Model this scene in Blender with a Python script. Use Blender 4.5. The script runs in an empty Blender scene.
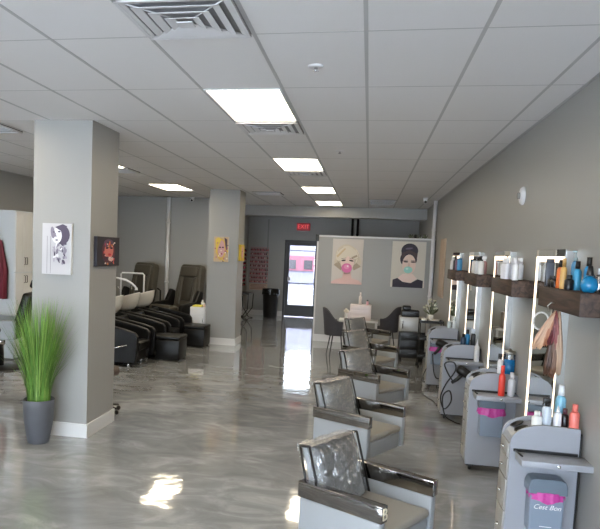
import bpy, bmesh, math, random
from mathutils import Vector, Matrix
random.seed(7)
PI = math.pi
C = bpy.context.scene.collection

# ------------------------------------------------------------------ materials
def lin(c):
    return tuple(((v/255)/12.92 if v/255 <= .04045 else ((v/255+.055)/1.055)**2.4) for v in c)
MATS = {}
def mat(name, rgb, rough=.5, metal=0, emit=0, spec=.5, coat=0, bump=None, noise=None, alpha=None):
    if name in MATS: return MATS[name]
    m = bpy.data.materials.new(name); m.use_nodes = True
    nt = m.node_tree; b = nt.nodes['Principled BSDF']
    c = lin(rgb)
    b.inputs['Base Color'].default_value = (*c, 1)
    b.inputs['Roughness'].default_value = rough
    b.inputs['Metallic'].default_value = metal
    b.inputs['Specular IOR Level'].default_value = spec
    b.inputs['Coat Weight'].default_value = coat
    if emit:
        b.inputs['Emission Color'].default_value = (*c, 1)
        b.inputs['Emission Strength'].default_value = emit
    if noise or bump:
        tc = nt.nodes.new('ShaderNodeTexCoord')
        n = nt.nodes.new('ShaderNodeTexNoise')
        n.inputs['Scale'].default_value = (noise or bump)[0]; n.inputs['Detail'].default_value = 5
        nt.links.new(tc.outputs['Object'], n.inputs['Vector'])
        if noise:
            r = nt.nodes.new('ShaderNodeMapRange'); r.inputs['From Min'].default_value = .3; r.inputs['From Max'].default_value = .7
            r.inputs['To Min'].default_value = 1-noise[1]; r.inputs['To Max'].default_value = 1+noise[1]
            nt.links.new(n.outputs['Fac'], r.inputs['Value'])
            mx = nt.nodes.new('ShaderNodeVectorMath'); mx.operation = 'SCALE'
            mx.inputs[0].default_value = c
            nt.links.new(r.outputs['Result'], mx.inputs['Scale'])
            nt.links.new(mx.outputs['Vector'], b.inputs['Base Color'])
        if bump:
            bp = nt.nodes.new('ShaderNodeBump'); bp.inputs['Strength'].default_value = bump[1]; bp.inputs['Distance'].default_value = .01
            nt.links.new(n.outputs['Fac'], bp.inputs['Height']); nt.links.new(bp.outputs['Normal'], b.inputs['Normal'])
    MATS[name] = m
    return m

def floor_mat():
    m = bpy.data.materials.new('epoxy_floor'); m.use_nodes = True; nt = m.node_tree; N = nt.nodes; L = nt.links
    b = N['Principled BSDF']
    g = N.new('ShaderNodeNewGeometry')
    mp = N.new('ShaderNodeMapping'); mp.inputs['Scale'].default_value = (.8, 1.5, 1); mp.inputs['Rotation'].default_value = (0, 0, -.45)
    L.new(g.outputs['Position'], mp.inputs['Vector'])
    n1 = N.new('ShaderNodeTexNoise'); n1.inputs['Scale'].default_value = 1.1; n1.inputs['Detail'].default_value = 3; n1.inputs['Distortion'].default_value = .8
    L.new(mp.outputs['Vector'], n1.inputs['Vector'])
    n2 = N.new('ShaderNodeTexNoise'); n2.inputs['Scale'].default_value = 2.4; n2.inputs['Detail'].default_value = 9; n2.inputs['Roughness'].default_value = .62; n2.inputs['Distortion'].default_value = 1.3
    L.new(mp.outputs['Vector'], n2.inputs['Vector'])
    r = N.new('ShaderNodeValToRGB'); e = r.color_ramp.elements
    e[0].position = .33; e[0].color = (*lin((122, 124, 128)), 1)
    e[1].position = .72; e[1].color = (*lin((192, 193, 192)), 1)
    a = e.new(.5); a.color = (*lin((144, 146, 149)), 1)
    a = e.new(.6); a.color = (*lin((166, 168, 170)), 1)
    ad = N.new('ShaderNodeMix'); ad.data_type = 'FLOAT'; ad.inputs[0].default_value = .4
    L.new(n2.outputs['Fac'], ad.inputs[2]); L.new(n1.outputs['Fac'], ad.inputs[3])
    L.new(ad.outputs[0], r.inputs['Fac']); L.new(r.outputs['Color'], b.inputs['Base Color'])
    b.inputs['Roughness'].default_value = .07; b.inputs['Specular IOR Level'].default_value = .6
    b.inputs['Coat Weight'].default_value = .5; b.inputs['Coat Roughness'].default_value = .03
    n3 = N.new('ShaderNodeTexNoise'); n3.inputs['Scale'].default_value = 3.2; n3.inputs['Detail'].default_value = 2
    L.new(g.outputs['Position'], n3.inputs['Vector'])
    bp = N.new('ShaderNodeBump'); bp.inputs['Strength'].default_value = .22; bp.inputs['Distance'].default_value = .012
    L.new(n3.outputs['Fac'], bp.inputs['Height']); L.new(bp.outputs['Normal'], b.inputs['Normal']); L.new(bp.outputs['Normal'], b.inputs['Coat Normal'])
    return m

def wood_mat(name, dark, light, axis='Y'):
    m = bpy.data.materials.new(name); m.use_nodes = True; nt = m.node_tree; N = nt.nodes; L = nt.links
    b = N['Principled BSDF']; tc = N.new('ShaderNodeTexCoord'); mp = N.new('ShaderNodeMapping')
    mp.inputs['Scale'].default_value = {'Y': (22, 1.6, 22), 'Z': (18, 18, 1.2)}[axis]
    L.new(tc.outputs['Object'], mp.inputs['Vector'])
    n = N.new('ShaderNodeTexNoise'); n.inputs['Scale'].default_value = 1.6; n.inputs['Detail'].default_value = 6; n.inputs['Distortion'].default_value = .6
    L.new(mp.outputs['Vector'], n.inputs['Vector'])
    r = N.new('ShaderNodeValToRGB'); e = r.color_ramp.elements
    e[0].position = .32; e[0].color = (*lin(dark), 1); e[1].position = .68; e[1].color = (*lin(light), 1)
    L.new(n.outputs['Fac'], r.inputs['Fac']); L.new(r.outputs['Color'], b.inputs['Base Color'])
    b.inputs['Roughness'].default_value = .65
    bp = N.new('ShaderNodeBump'); bp.inputs['Strength'].default_value = .4; bp.inputs['Distance'].default_value = .004
    L.new(n.outputs['Fac'], bp.inputs['Height']); L.new(bp.outputs['Normal'], b.inputs['Normal'])
    return m

def glassy(name, tint, gloss=.12, rough=.02, bump=0, tr=1.0):
    """clear sheet: transparent mixed with a sharp gloss by Fresnel"""
    m = bpy.data.materials.new(name); m.use_nodes = True; nt = m.node_tree; N = nt.nodes; L = nt.links
    for n in list(N):
        if n.type == 'BSDF_PRINCIPLED': N.remove(n)
    out = [n for n in N if n.type == 'OUTPUT_MATERIAL'][0]
    t = N.new('ShaderNodeBsdfTransparent'); t.inputs['Color'].default_value = (*[v*tr for v in tint], 1)
    g = N.new('ShaderNodeBsdfGlossy'); g.inputs['Roughness'].default_value = rough; g.inputs['Color'].default_value = (1, 1, 1, 1)
    f = N.new('ShaderNodeFresnel'); f.inputs['IOR'].default_value = 1.45
    a = N.new('ShaderNodeMath'); a.operation = 'ADD'; a.use_clamp = True; a.inputs[1].default_value = gloss
    L.new(f.outputs['Fac'], a.inputs[0])
    mx = N.new('ShaderNodeMixShader'); L.new(a.outputs[0], mx.inputs[0]); L.new(t.outputs[0], mx.inputs[1]); L.new(g.outputs[0], mx.inputs[2])
    L.new(mx.outputs[0], out.inputs['Surface'])
    if bump:
        tc = N.new('ShaderNodeTexCoord'); n = N.new('ShaderNodeTexNoise'); n.inputs['Scale'].default_value = 17; n.inputs['Detail'].default_value = 4; n.inputs['Distortion'].default_value = 1.4
        mp = N.new('ShaderNodeMapping'); mp.inputs['Scale'].default_value = (1, 1.2, .8)
        L.new(tc.outputs['Object'], mp.inputs[0]); L.new(mp.outputs[0], n.inputs['Vector'])
        bp = N.new('ShaderNodeBump'); bp.inputs['Strength'].default_value = bump; bp.inputs['Distance'].default_value = .03
        L.new(n.outputs['Fac'], bp.inputs['Height']); L.new(bp.outputs['Normal'], g.inputs['Normal']); L.new(bp.outputs['Normal'], f.inputs['Normal'])
    MATS[name] = m
    return m

WALL = mat('wall_paint', (155, 154, 151), .42, bump=(60, .05))
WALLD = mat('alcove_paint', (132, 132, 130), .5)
CEIL = mat('ceiling_tile', (229, 227, 228), .9, bump=(90, .15))
GRID = mat('grid_white', (186, 185, 186), .55)
WHITE = mat('white_paint', (222, 222, 224), .45)
TRIM = mat('trim_white', (214, 213, 212), .4)
FLOOR = floor_mat()
SHELFW = wood_mat('dark_shelf_wood', (28, 20, 17), (84, 64, 54))
PALEW = wood_mat('pale_wood', (168, 146, 128), (196, 176, 158), 'Z')
ARMC = mat('armrest_chrome', (150, 147, 144), .06, 1)
CHROME = mat('chrome', (215, 215, 215), .07, 1)
SATIN = mat('satin_metal', (175, 175, 172), .3, 1)
BLACKM = mat('black_metal', (18, 18, 19), .35)
BLACKP = mat('black_plastic', (16, 16, 18), .4)
BLACKV = mat('black_vinyl', (11, 11, 12), .4, spec=.3, bump=(40, .1))
GREYV = mat('grey_vinyl', (152, 156, 160), .42, bump=(120, .06))
SEATV = mat('seat_vinyl', (150, 146, 138), .45, bump=(90, .08))
LAM = mat('grey_laminate', (153, 156, 164), .35)
LAMD = mat('grey_laminate_drawer', (156, 154, 150), .3)
PLASTIC = glassy('clear_plastic_wrap', (.93, .93, .93), .2, .07, bump=1.0)
GLASS = glassy('window_glass', (.96, .97, .98), .02, .01)
CLEARB = glassy('clear_bottle', (.8, .85, .9), .1, .05)
MIRROR = mat('mirror_silver', (225, 230, 228), .015, 1)
FROST = mat('mirror_frost', (205, 212, 205), .35, .3)
LEDM = mat('led_warm', (255, 232, 205), .5, emit=1.0)
PANEL = mat('panel_light', (255, 240, 210), .5, emit=6.5)
DARK = mat('dark_gap', (20, 20, 20), .8)
VENTG = mat('vent_grey', (216, 215, 218), .6)
POT = mat('pot_grey', (84, 86, 92), .5, noise=(8, .08))
SOIL = mat('soil', (48, 38, 30), .9)
GRASS = mat('grass_green', (92, 136, 54), .5, noise=(6, .35))
GRASS2 = mat('grass_light', (138, 170, 84), .5)
BINB = mat('bin_bluegrey', (128, 141, 158), .38)
BINL = mat('bin_lid', (100, 113, 127), .35)
PINK = mat('magenta_liner', (190, 62, 148), .35, bump=(30, .6))
INK = mat('white_ink', (235, 235, 238), .5)
CAB = mat('cabinet_cream', (208, 208, 208), .4)
CABS = mat('cabinet_side', (204, 208, 212), .4)
OLIVE = mat('olive_leather', (80, 76, 68), .36, bump=(50, .15))
OLIVE2 = mat('olive_leather_quilt', (64, 60, 53), .45, bump=(70, .5))
CERAM = mat('ceramic_white', (226, 222, 214), .15)
CHAR = mat('charcoal_velvet', (66, 64, 68), .8, noise=(30, .1))
SILV = mat('silver_case', (176, 174, 170), .4, .3)

# ------------------------------------------------------------------ mesh builder
class MB:
    def __init__(s): s.bm = bmesh.new(); s.mats = []
    def _mi(s, m):
        if m is None: return 0
        if m not in s.mats: s.mats.append(m)
        return s.mats.index(m)
    def _take(s, t, m=None, M=None):
        if M is not None: bmesh.ops.transform(t, matrix=M, verts=t.verts)
        i = s._mi(m)
        vm = {v: s.bm.verts.new(v.co) for v in t.verts}
        for f in t.faces:
            try: nf = s.bm.faces.new([vm[v] for v in f.verts]); nf.material_index = i; nf.smooth = f.smooth
            except ValueError: pass
        t.free()
    def box(s, x0, x1, y0, y1, z0, z1, m=None, bev=0, M=None, seg=2):
        t = bmesh.new(); bmesh.ops.create_cube(t, size=1)
        bmesh.ops.scale(t, vec=(x1-x0, y1-y0, z1-z0), verts=t.verts)
        bmesh.ops.translate(t, vec=((x0+x1)/2, (y0+y1)/2, (z0+z1)/2), verts=t.verts)
        if bev:
            bmesh.ops.bevel(t, geom=t.edges[:], offset=bev, segments=seg, affect='EDGES', profile=.5)
            for f in t.faces: f.smooth = seg > 1
        s._take(t, m, M); return s
    def prism(s, poly, a0, a1, axis='y', m=None, bev=0, M=None):
        t = bmesh.new()
        def P(p, a):
            return {'y': (p[0], a, p[1]), 'x': (a, p[0], p[1]), 'z': (p[0], p[1], a)}[axis]
        A = [t.verts.new(P(p, a0)) for p in poly]; B = [t.verts.new(P(p, a1)) for p in poly]
        n = len(poly)
        t.faces.new(A); t.faces.new(B[::-1])
        for i in range(n): t.faces.new([A[i], B[i], B[(i+1) % n], A[(i+1) % n]])
        bmesh.ops.recalc_face_normals(t, faces=t.faces)
        if bev:
            ed = [e for e in t.edges if (e.calc_face_angle(0) or 0) > .5]
            bmesh.ops.bevel(t, geom=ed, offset=bev, segments=2, affect='EDGES', profile=.5)
        s._take(t, m, M); return s
    def tube(s, pts, r, n=8, m=None, M=None, closed=False):
        t = bmesh.new(); pts = [Vector(p) for p in pts]; k = len(pts)
        rr = r if isinstance(r, (list, tuple)) else [r]*k
        rings = []; up = None
        for i, p in enumerate(pts):
            if closed: d = pts[(i+1) % k]-pts[i-1]
            else: d = pts[min(i+1, k-1)]-pts[max(i-1, 0)]
            d.normalize()
            if up is None: up = d.orthogonal().normalized()
            else: up = (up-d*up.dot(d)); up = up.normalized() if up.length > 1e-6 else d.orthogonal().normalized()
            w = d.cross(up)
            rings.append([t.verts.new(p+(up*math.cos(a)+w*math.sin(a))*rr[i]) for a in [2*PI*j/n for j in range(n)]])
        rng = range(k) if closed else range(k-1)
        for i in rng:
            A, B = rings[i], rings[(i+1) % k]
            for j in range(n):
                f = t.faces.new([A[j], A[(j+1) % n], B[(j+1) % n], B[j]]); f.smooth = True
        if not closed: t.faces.new(rings[0][::-1]); t.faces.new(rings[-1])
        s._take(t, m, M); return s
    def lathe(s, prof, n=24, c=(0, 0, 0), m=None, M=None, sx=1, sy=1):
        t = bmesh.new(); rings = []
        for r, z in prof:
            if r < 1e-5: rings.append([t.verts.new((c[0], c[1], c[2]+z))])
            else: rings.append([t.verts.new((c[0]+sx*r*math.cos(2*PI*j/n), c[1]+sy*r*math.sin(2*PI*j/n), c[2]+z)) for j in range(n)])
        for A, B in zip(rings, rings[1:]):
            for j in range(n):
                k = (j+1) % n
                vs = [A[0] if len(A) == 1 else A[j], A[0] if len(A) == 1 else A[k], B[0] if len(B) == 1 else B[k], B[0] if len(B) == 1 else B[j]]
                vs = [v for q, v in enumerate(vs) if v not in vs[:q]]
                if len(vs) > 2:
                    try: f = t.faces.new(vs); f.smooth = True
                    except ValueError: pass
        s._take(t, m, M); return s
    def poly(s, pts, m=None, M=None):
        t = bmesh.new(); t.faces.new([t.verts.new(p) for p in pts]); s._take(t, m, M); return s
    def grid(s, fn, nu, nv, m=None, M=None, smooth=True):
        t = bmesh.new(); V = [[t.verts.new(fn(i/nu, j/nv)) for j in range(nv+1)] for i in range(nu+1)]
        for i in range(nu):
            for j in range(nv):
                f = t.faces.new([V[i][j], V[i+1][j], V[i+1][j+1], V[i][j+1]]); f.smooth = smooth
        s._take(t, m, M); return s
    def build(s, name, m=None, parent=None, label=None, kind=None):
        me = bpy.data.meshes.new(name); s.bm.to_mesh(me); s.bm.free()
        for q in (s.mats or [m]): me.materials.append(q)
        o = bpy.data.objects.new(name, me); C.objects.link(o)
        if parent: o.parent = parent
        if label: o['label'] = label
        if kind: o['kind'] = kind
        return o

def tag(o, label, cat, group=None):
    o['label'] = label; o['category'] = cat
    if group: o['group'] = group
    return o
def thing(name, label, cat, loc=(0, 0, 0), rz=0, group=None):
    o = bpy.data.objects.new(name, None); o.empty_display_size = .1; C.objects.link(o)
    o.location = loc; o.rotation_euler = (0, 0, rz)
    return tag(o, label, cat, group)
def copy_tree(o, parent=None):
    c = o.copy(); C.objects.link(c)
    if parent: c.parent = parent
    for ch in list(o.children): copy_tree(ch, c)
    return c
def dup(root, loc, rz, label, group=None):
    c = copy_tree(root); c.location = loc; c.rotation_euler = (0, 0, rz); c['label'] = label
    if group: c['group'] = group
    return c
def B(*a, **k): return MB().box(*a, **k)

# ------------------------------------------------------------------ the room
XR, XL, YB, YF, YP, H = 1.37, -6.2, 15.4, -3.6, 20.0, 3.13
DX0, DX1 = -2.48, -1.42
B(XL-.2, XR+.2, YF-.2, YP+.2, -.1, 0).build('floor', FLOOR, kind='structure')
ceil = B(XL, XR, YF, YP, H+.005, H+.12).build('ceiling', CEIL, kind='structure')
g = MB()
x0 = -.0812; y0 = 3.756; TW = .6096; TL = 1.2192
for k in range(-11, 4):
    x = x0+k*TW
    if XL < x < XR: g.box(x-.011, x+.011, YF, 17.4, H+.003, H+.02)
for k in range(-6, 12):
    y = y0+k*TL
    if YF < y < 17.4: g.box(XL, XR, y-.005, y+.005, H+.0042, H+.02)
g.box(XL, XL+.02, YF, YB, H, H+.02).box(XR-.02, XR, YF, 17.4, H, H+.02)
g.build('ceiling_grid', GRID, ceil)
B(XR, XR+.15, YF, YP, 0, H+.1).build('wall_right', WALL, kind='structure')
B(XL-.15, XL, YF, YB, 0, H+.1).build('wall_left', WALL, kind='structure')
B(XL-.15, -3.6, YB, YB+.12, 0, H+.1).build('wall_back', WALL, kind='structure')
B(-3.72, -3.6, YB+.12, YP, 0, H+.1).build('wall_alcove', WALL, kind='structure')
w = MB(); w.box(-3.72, DX0, YP, YP+.15, 0, H+.1).box(DX1, XR, YP, YP+.15, 0, H+.1).box(DX0, DX1, YP, YP+.15, 2.3, H+.1)
w.build('wall_far', WALL, kind='structure')
B(-3.6, XR, 17.4, 17.9, 2.87, H+.02).build('wall_bulkhead', WALL, kind='structure')
# storefront behind the camera
w = MB(); w.box(XL, XR, YF-.15, YF, 2.85, H+.1).box(XL, XR, YF-.15, YF, 0, .25)
for x in (XL, -3.85, -1.4, XR-.2): w.box(x, x+.2, YF-.15, YF, .25, 2.85)
w.build('wall_front', WALL, kind='structure')
for i, (a, b) in enumerate(((XL+.2, -3.85), (-3.65, -1.4), (-1.2, XR-.2))):
    f = MB(); f.box(a, a+.05, YF-.1, YF-.04, .25, 2.85).box(b-.05, b, YF-.1, YF-.04, .25, 2.85).box(a+.05, b-.05, YF-.1, YF-.04, .25, .3).box(a+.05, b-.05, YF-.1, YF-.04, 2.8, 2.85)
    fo = f.build('window_%d' % (i+1), BLACKM, kind='structure')
    B(a+.05, b-.05, YF-.075, YF-.067, .3, 2.8).build('window_pane', GLASS, fo)
# columns
for nm, (a, b, c, d) in dict(near=(-3.29, -2.68, 6.15, 6.86), far=(-3.2, -2.58, 13.2, 13.82)).items():
    B(a, b, c, d, 0, H+.02).build('wall_pillar_'+nm, WALL, kind='structure')
    t = .014
    f = MB(); f.box(a-t, b+t, c-t, c, 0, .14).box(a-t, b+t, d, d+t, 0, .14).box(a-t, a, c, d, 0, .14).box(b, b+t, c, d, 0, .14)
    f.build('baseboard_pillar_'+nm, TRIM, kind='structure')
# partition
B(-1.1, XR, 14.8, 14.92, 0, 2.3).build('wall_partition', WALL, kind='structure')
f = MB(); f.box(-1.13, XR, 14.78, 14.94, 2.3, 2.335).box(-1.13, -1.1, 14.78, 14.94, 0, 2.3)
f.build('trim_1', TRIM, kind='structure')
B(-1.1, XR, 14.785, 14.8, 0, .15).build('baseboard_partition', TRIM, kind='structure')
B(-3.6, DX0, YP-.015, YP, 0, .15).build('baseboard_far', TRIM, kind='structure')
B(DX1, XR-.015, YP-.015, YP, 0, .15).build('baseboard_far_right', TRIM, kind='structure')
B(XR-.015, XR, YF, 14.78, 0, .12).build('baseboard_right', TRIM, kind='structure')
B(XL, -3.6, YB-.015, YB, 0, .12).build('baseboard_back', TRIM, kind='structure')
B(-3.6, -3.585, YB+.12, YP-.015, 0, .15).build('baseboard_alcove', TRIM, kind='structure')
B(XL, XL+.015, YF, YB-.015, 0, .12).build('baseboard_left', TRIM, kind='structure')
# corner pilaster on far wall
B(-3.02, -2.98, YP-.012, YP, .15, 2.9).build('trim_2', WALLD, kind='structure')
# far glazed door
d = MB(); d.box(DX0, DX0+.06, YP-.02, YP+.1, 0, 2.3).box(DX1-.06, DX1, YP-.02, YP+.1, 0, 2.3).box(DX0+.06, DX1-.06, YP-.02, YP+.1, 2.24, 2.3)
d.box(DX0+.06, DX0+.15, YP+.01, YP+.06, .02, 2.24).box(DX1-.15, DX1-.06, YP+.01, YP+.06, .02, 2.24).box(DX0+.15, DX1-.15, YP+.01, YP+.06, .02, .36).box(DX0+.15, DX1-.15, YP+.01, YP+.06, 2.14, 2.24)
dr = d.build('door_1', mat('door_dark', (34, 30, 34), .4), kind='structure')
B(DX0+.15, DX1-.15, YP+.03, YP+.038, .36, 2.14).build('door_pane', GLASS, dr)
MB().tube([(DX0+.1, YP+.01, 1.02), (DX0+.1, YP-.05, 1.02), (DX1-.1, YP-.05, 1.02), (DX1-.1, YP+.01, 1.02)], .016).build('push_bar', BLACKM, dr)
MB().box(DX0+.15, DX1-.15, YP+.02, YP+.05, 1.98, 2.0).build('glazing_bar', BLACKM, dr)

# outside seen through the door
B(-30, 30, YP+.16, 70, -.15, -.02).build('ground_outside', mat('pavement', (88, 86, 94), .9, noise=(1, .1)), kind='structure')
B(-9, 6, YP+5, YP+5.3, -.02, .1).build('kerb_outside', mat('kerb', (130, 126, 122), .9), kind='structure')
bl = thing('building', 'pale building with a pink band across the street, seen through the glass door', 'building', (-3, 41, -.02))
MB().box(-14, 14, 0, 6, 0, 4.6).build('wall', mat('lilac_render', (96, 93, 106), .7, noise=(3, .05)), bl)
MB().box(-14, 14, -.12, 0, .85, 1.75).build('brick_band', mat('pink_brick', (104, 58, 70), .8, noise=(3, .1)), bl)
for x in (-1.85, -.85, 1.4, -5.5): MB().box(x, x+.5, -.16, -.1, .95, 1.5).build('window', mat('dark_window', (30, 22, 30), .2), bl)

# ------------------------------------------------------------------ ceiling fittings
def troffer(x, y, label):
    t = thing('ceiling_light', label, 'ceiling light', (x, y, H), 0, 'flat panel lights in the ceiling')
    f = MB(); a, b = TW/2-.012, TL/2-.012
    f.box(-a, a, -b, -b+.016, -.004, .015).box(-a, a, b-.016, b, -.004, .015).box(-a, -a+.016, -b+.016, b-.016, -.004, .015).box(a-.016, a, -b+.016, b-.016, -.004, .015)
    f.build('frame', WHITE, t)
    B(-a+.016, a-.016, -b+.016, b-.016, 0, .012).build('diffuser', PANEL, t)
    return t
cx = x0-1.5*TW
t0 = troffer(cx, y0-1.5*TL, 'flat ceiling light just above and behind the camera, outside the frame')
for k, lb in ((1, 'largest bright flat ceiling light, nearest in the middle row'), (4, 'second bright flat ceiling light of the middle row'),
              (7, 'third ceiling light of the middle row, a thin bright strip'), (9.7, 'farthest and smallest light of the middle row, before the soffit')):
    dup(t0, (cx, y0+(k+.5)*TL, H), 0, lb)
t0.location = (cx, y0-1.5*TL, H)
dup(t0, (-3.92, y0+7.5*TL, H), 0, 'flat ceiling light on the left between the two pillars')
dup(t0, (-4.02, y0+4.5*TL, H), 0, 'flat ceiling light mostly hidden behind the near pillar, only its corner showing')
for k in (-1.5, 1.5): dup(t0, (-4.02, y0+k*TL, H), 0, 'flat ceiling light on the left, outside the frame near the storefront')
dup(t0, (cx, y0-4.5*TL, H), 0, 'unseen flat ceiling light added on the middle row behind the camera near the storefront')  # extra panel out of view, added to brighten the room

def vent(x, y, label, sx=TW, sy=TW, dark=False):
    t = thing('ceiling_vent', label, 'air vent', (x, y, H-.009), 0, 'air vents in the ceiling')
    a, b = sx/2-.013, sy/2-.013
    B(-a, a, -b, b, .008, .014).build('backing', DARK if dark else mat('duct_grey', (150, 150, 152), .8), t)
    f = MB()
    n = 4
    if not dark:
        for i in range(n):
            q0, q1 = 1-i*.23, 1-i*.23-.15
            z0, z1, th = -.010-.005*i, -.002-.004*i, .003
            for s in (1, -1):
                for (A, Bq) in (((-a*q0, s*b*q0), (a*q0, s*b*q0)), ((s*a*q0, -b*q0), (s*a*q0, b*q0))):
                    k = q1/q0
                    lo = [(A[0], A[1], z0), (Bq[0], Bq[1], z0), (Bq[0]*k, Bq[1]*k, z1), (A[0]*k, A[1]*k, z1)]
                    hi = [(p[0], p[1], p[2]+th) for p in lo]
                    f.poly(lo); f.poly(hi[::-1])
                    for m_ in range(4): f.poly([lo[m_], hi[m_], hi[(m_+1) % 4], lo[(m_+1) % 4]])
        for s in (1, -1): f.tube([(-a*.9, -s*b*.9, -.0), (-a*.2, -s*b*.2, -.012)], .004, 5).tube([(a*.9, -s*b*.9, 0), (a*.2, -s*b*.2, -.012)], .004, 5)
        f.box(-a*.14, a*.14, -b*.14, b*.14, -.03, -.024)
        for s in (1, -1):
            f.box(-a, a, s*b-.02 if s > 0 else -b, s*b if s > 0 else -b+.02, -.008, 0).box(s*a-.02 if s > 0 else -a, s*a if s > 0 else -a+.02, -b, b, -.008, 0)
        f.build('louvre', VENTG, t)
    else:
        f.box(-a, a, -b, -b+.03, -.006, .006).box(-a, a, b-.03, b, -.006, .006).box(-a, -a+.03, -b+.03, b-.03, -.006, .006).box(a-.03, a, -b+.03, b-.03, -.006, .006)
        for i in range(7): f.box(-a+.03, a-.03, -b+.05+i*(2*b-.1)/7, -b+.062+i*(2*b-.1)/7, -.004, .004)
        f.build('louvre', VENTG, t)
    return t
vent(cx, y0-TW/2, 'large square stepped ceiling vent at the top edge, nearest of all')
vent(cx, y0+2*TL+TW/2, 'square vent directly behind the largest ceiling light')
vent(cx, y0+5*TL+TW/2, 'small vent directly behind the second ceiling light')
vent(x0-3.5*TW+.1, y0+8*TL+TW/2, 'dark slotted vent high beside the far pillar', dark=True)
vent(-4.06, y0+2*TL+TW/2, 'dark slotted vent at the left edge of the ceiling', dark=True)
vent(-4.0, y0+5*TL+TW/2, 'dark slotted vent seen just right of the near pillar top', dark=True)
vent(x0+.5*TW, y0+9.6*TL, 'long slotted return vent near the partition, before the soffit', TW, TL, True)
def spr(x, y, lb):
    t = thing('sprinkler_head', lb, 'sprinkler', (x, y, H+.005), 0, 'sprinkler heads in the ceiling')
    MB().lathe([(0, 0), (.052, 0), (.052, -.004), (.04, -.012), (0, -.012)], 24).build('cover_plate', VENTG, t)
    MB().lathe([(0, -.012), (.012, -.012), (.012, -.03), (.022, -.034), (0, -.036)], 12).build('deflector', CHROME, t)
spr(-.4, 4.41, 'round sprinkler head in the ceiling right of the largest light')
spr(-.4, 7.98, 'small sprinkler head farther back in the ceiling, right of the second light')
def dome(loc, lb):
    t = thing('security_camera', lb, 'camera', loc, 0, 'small security cameras')
    MB().lathe([(0, 0), (.05, 0), (.05, -.02), (.045, -.03), (0, -.03)], 20).build('mount', WHITE, t)
    M = Matrix.Translation((0, -.01, -.065)) @ Matrix.Rotation(1.9, 4, 'X')
    MB().lathe([(0, -.045), (.036, -.045), (.04, -.03), (.04, .05), (.034, .06), (0, .06)], 20, M=M).build('housing', WHITE, t)
    MB().lathe([(0, .062), (.026, .062), (.024, .068), (0, .07)], 16, M=M).build('lens', BLACKP, t)
dome((1.05, 14.1, H), 'white security camera under the ceiling by the right wall corner')
dome((-4.1, 15.2, H), 'white security camera under the ceiling beside the far pillar')

# fire strobe on right wall
t = thing('fire_alarm', 'white round fire alarm high on the right wall', 'fire alarm', (XR, 6.66, 2.54))
Mx = Matrix.Rotation(-PI/2, 4, 'Y')
MB().lathe([(0, 0), (.085, 0), (.085, .012), (.07, .03), (.055, .034), (0, .034)], 28, M=Mx).build('base', VENTG, t)
MB().lathe([(0, .034), (.03, .034), (.028, .055), (0, .06)], 16, M=Mx).build('strobe_lens', mat('strobe', (150, 150, 150), .1), t)

# exit sign
t = thing('exit_sign', 'small lit red exit sign above the glass door', 'exit sign', (-1.95, YP, 2.7))
B(-.2, .2, -.05, 0, -.11, .11, bev=.01).build('housing', mat('exit_housing', (150, 40, 50), .4, emit=.12), t)
def text(name, s, size, loc, rot, m, parent, ext=.002, shear=0):
    cu = bpy.data.curves.new(name, 'FONT'); cu.body = s; cu.size = size; cu.extrude = ext; cu.align_x = 'CENTER'; cu.align_y = 'CENTER'; cu.shear = shear
    tmp = bpy.data.objects.new('t', cu); C.objects.link(tmp)
    dg = bpy.context.evaluated_depsgraph_get(); me = bpy.data.meshes.new_from_object(tmp.evaluated_get(dg))
    bpy.data.objects.remove(tmp)
    me.materials.clear(); me.materials.append(m)
    o = bpy.data.objects.new(name, me); C.objects.link(o); o.location = loc; o.rotation_euler = rot
    if parent: o.parent = parent
    return o
text('lettering', 'EXIT', .17, (0, -.053, 0), (PI/2, 0, 0), mat('exit_red', (235, 90, 95), .5, emit=.4), t)

# pipes
def pipe(x, y, z0, z1, r, m, lb, name='ceiling_pipe'):
    t = thing(name, lb, 'pipe', (x, y, z0))
    MB().tube([(0, 0, 0), (0, 0, z1-z0)], r, 14).build('pipe', m, t)
    for z in (.35, .8): MB().tube([(0, 0, (z1-z0)*z), (0, 0, (z1-z0)*z+.04)], r+.008, 14).build('collar', m, t)
pipe(1.31, 14.72, 0, H, .04, WHITE, 'white vertical pipe at the right end of the partition', 'white_pipe')
pipe(-4.7, 15.3, 0, H, .045, WHITE, 'white vertical pipe on the back wall between two massage chairs', 'white_pipe')
for x, lb in ((-.52, 'left of two black pipes behind the partition top'), (-.37, 'right of two black pipes behind the partition top')):
    pipe(x, 19.85, 0, H, .035, BLACKM, lb, 'black_pipe')

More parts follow.
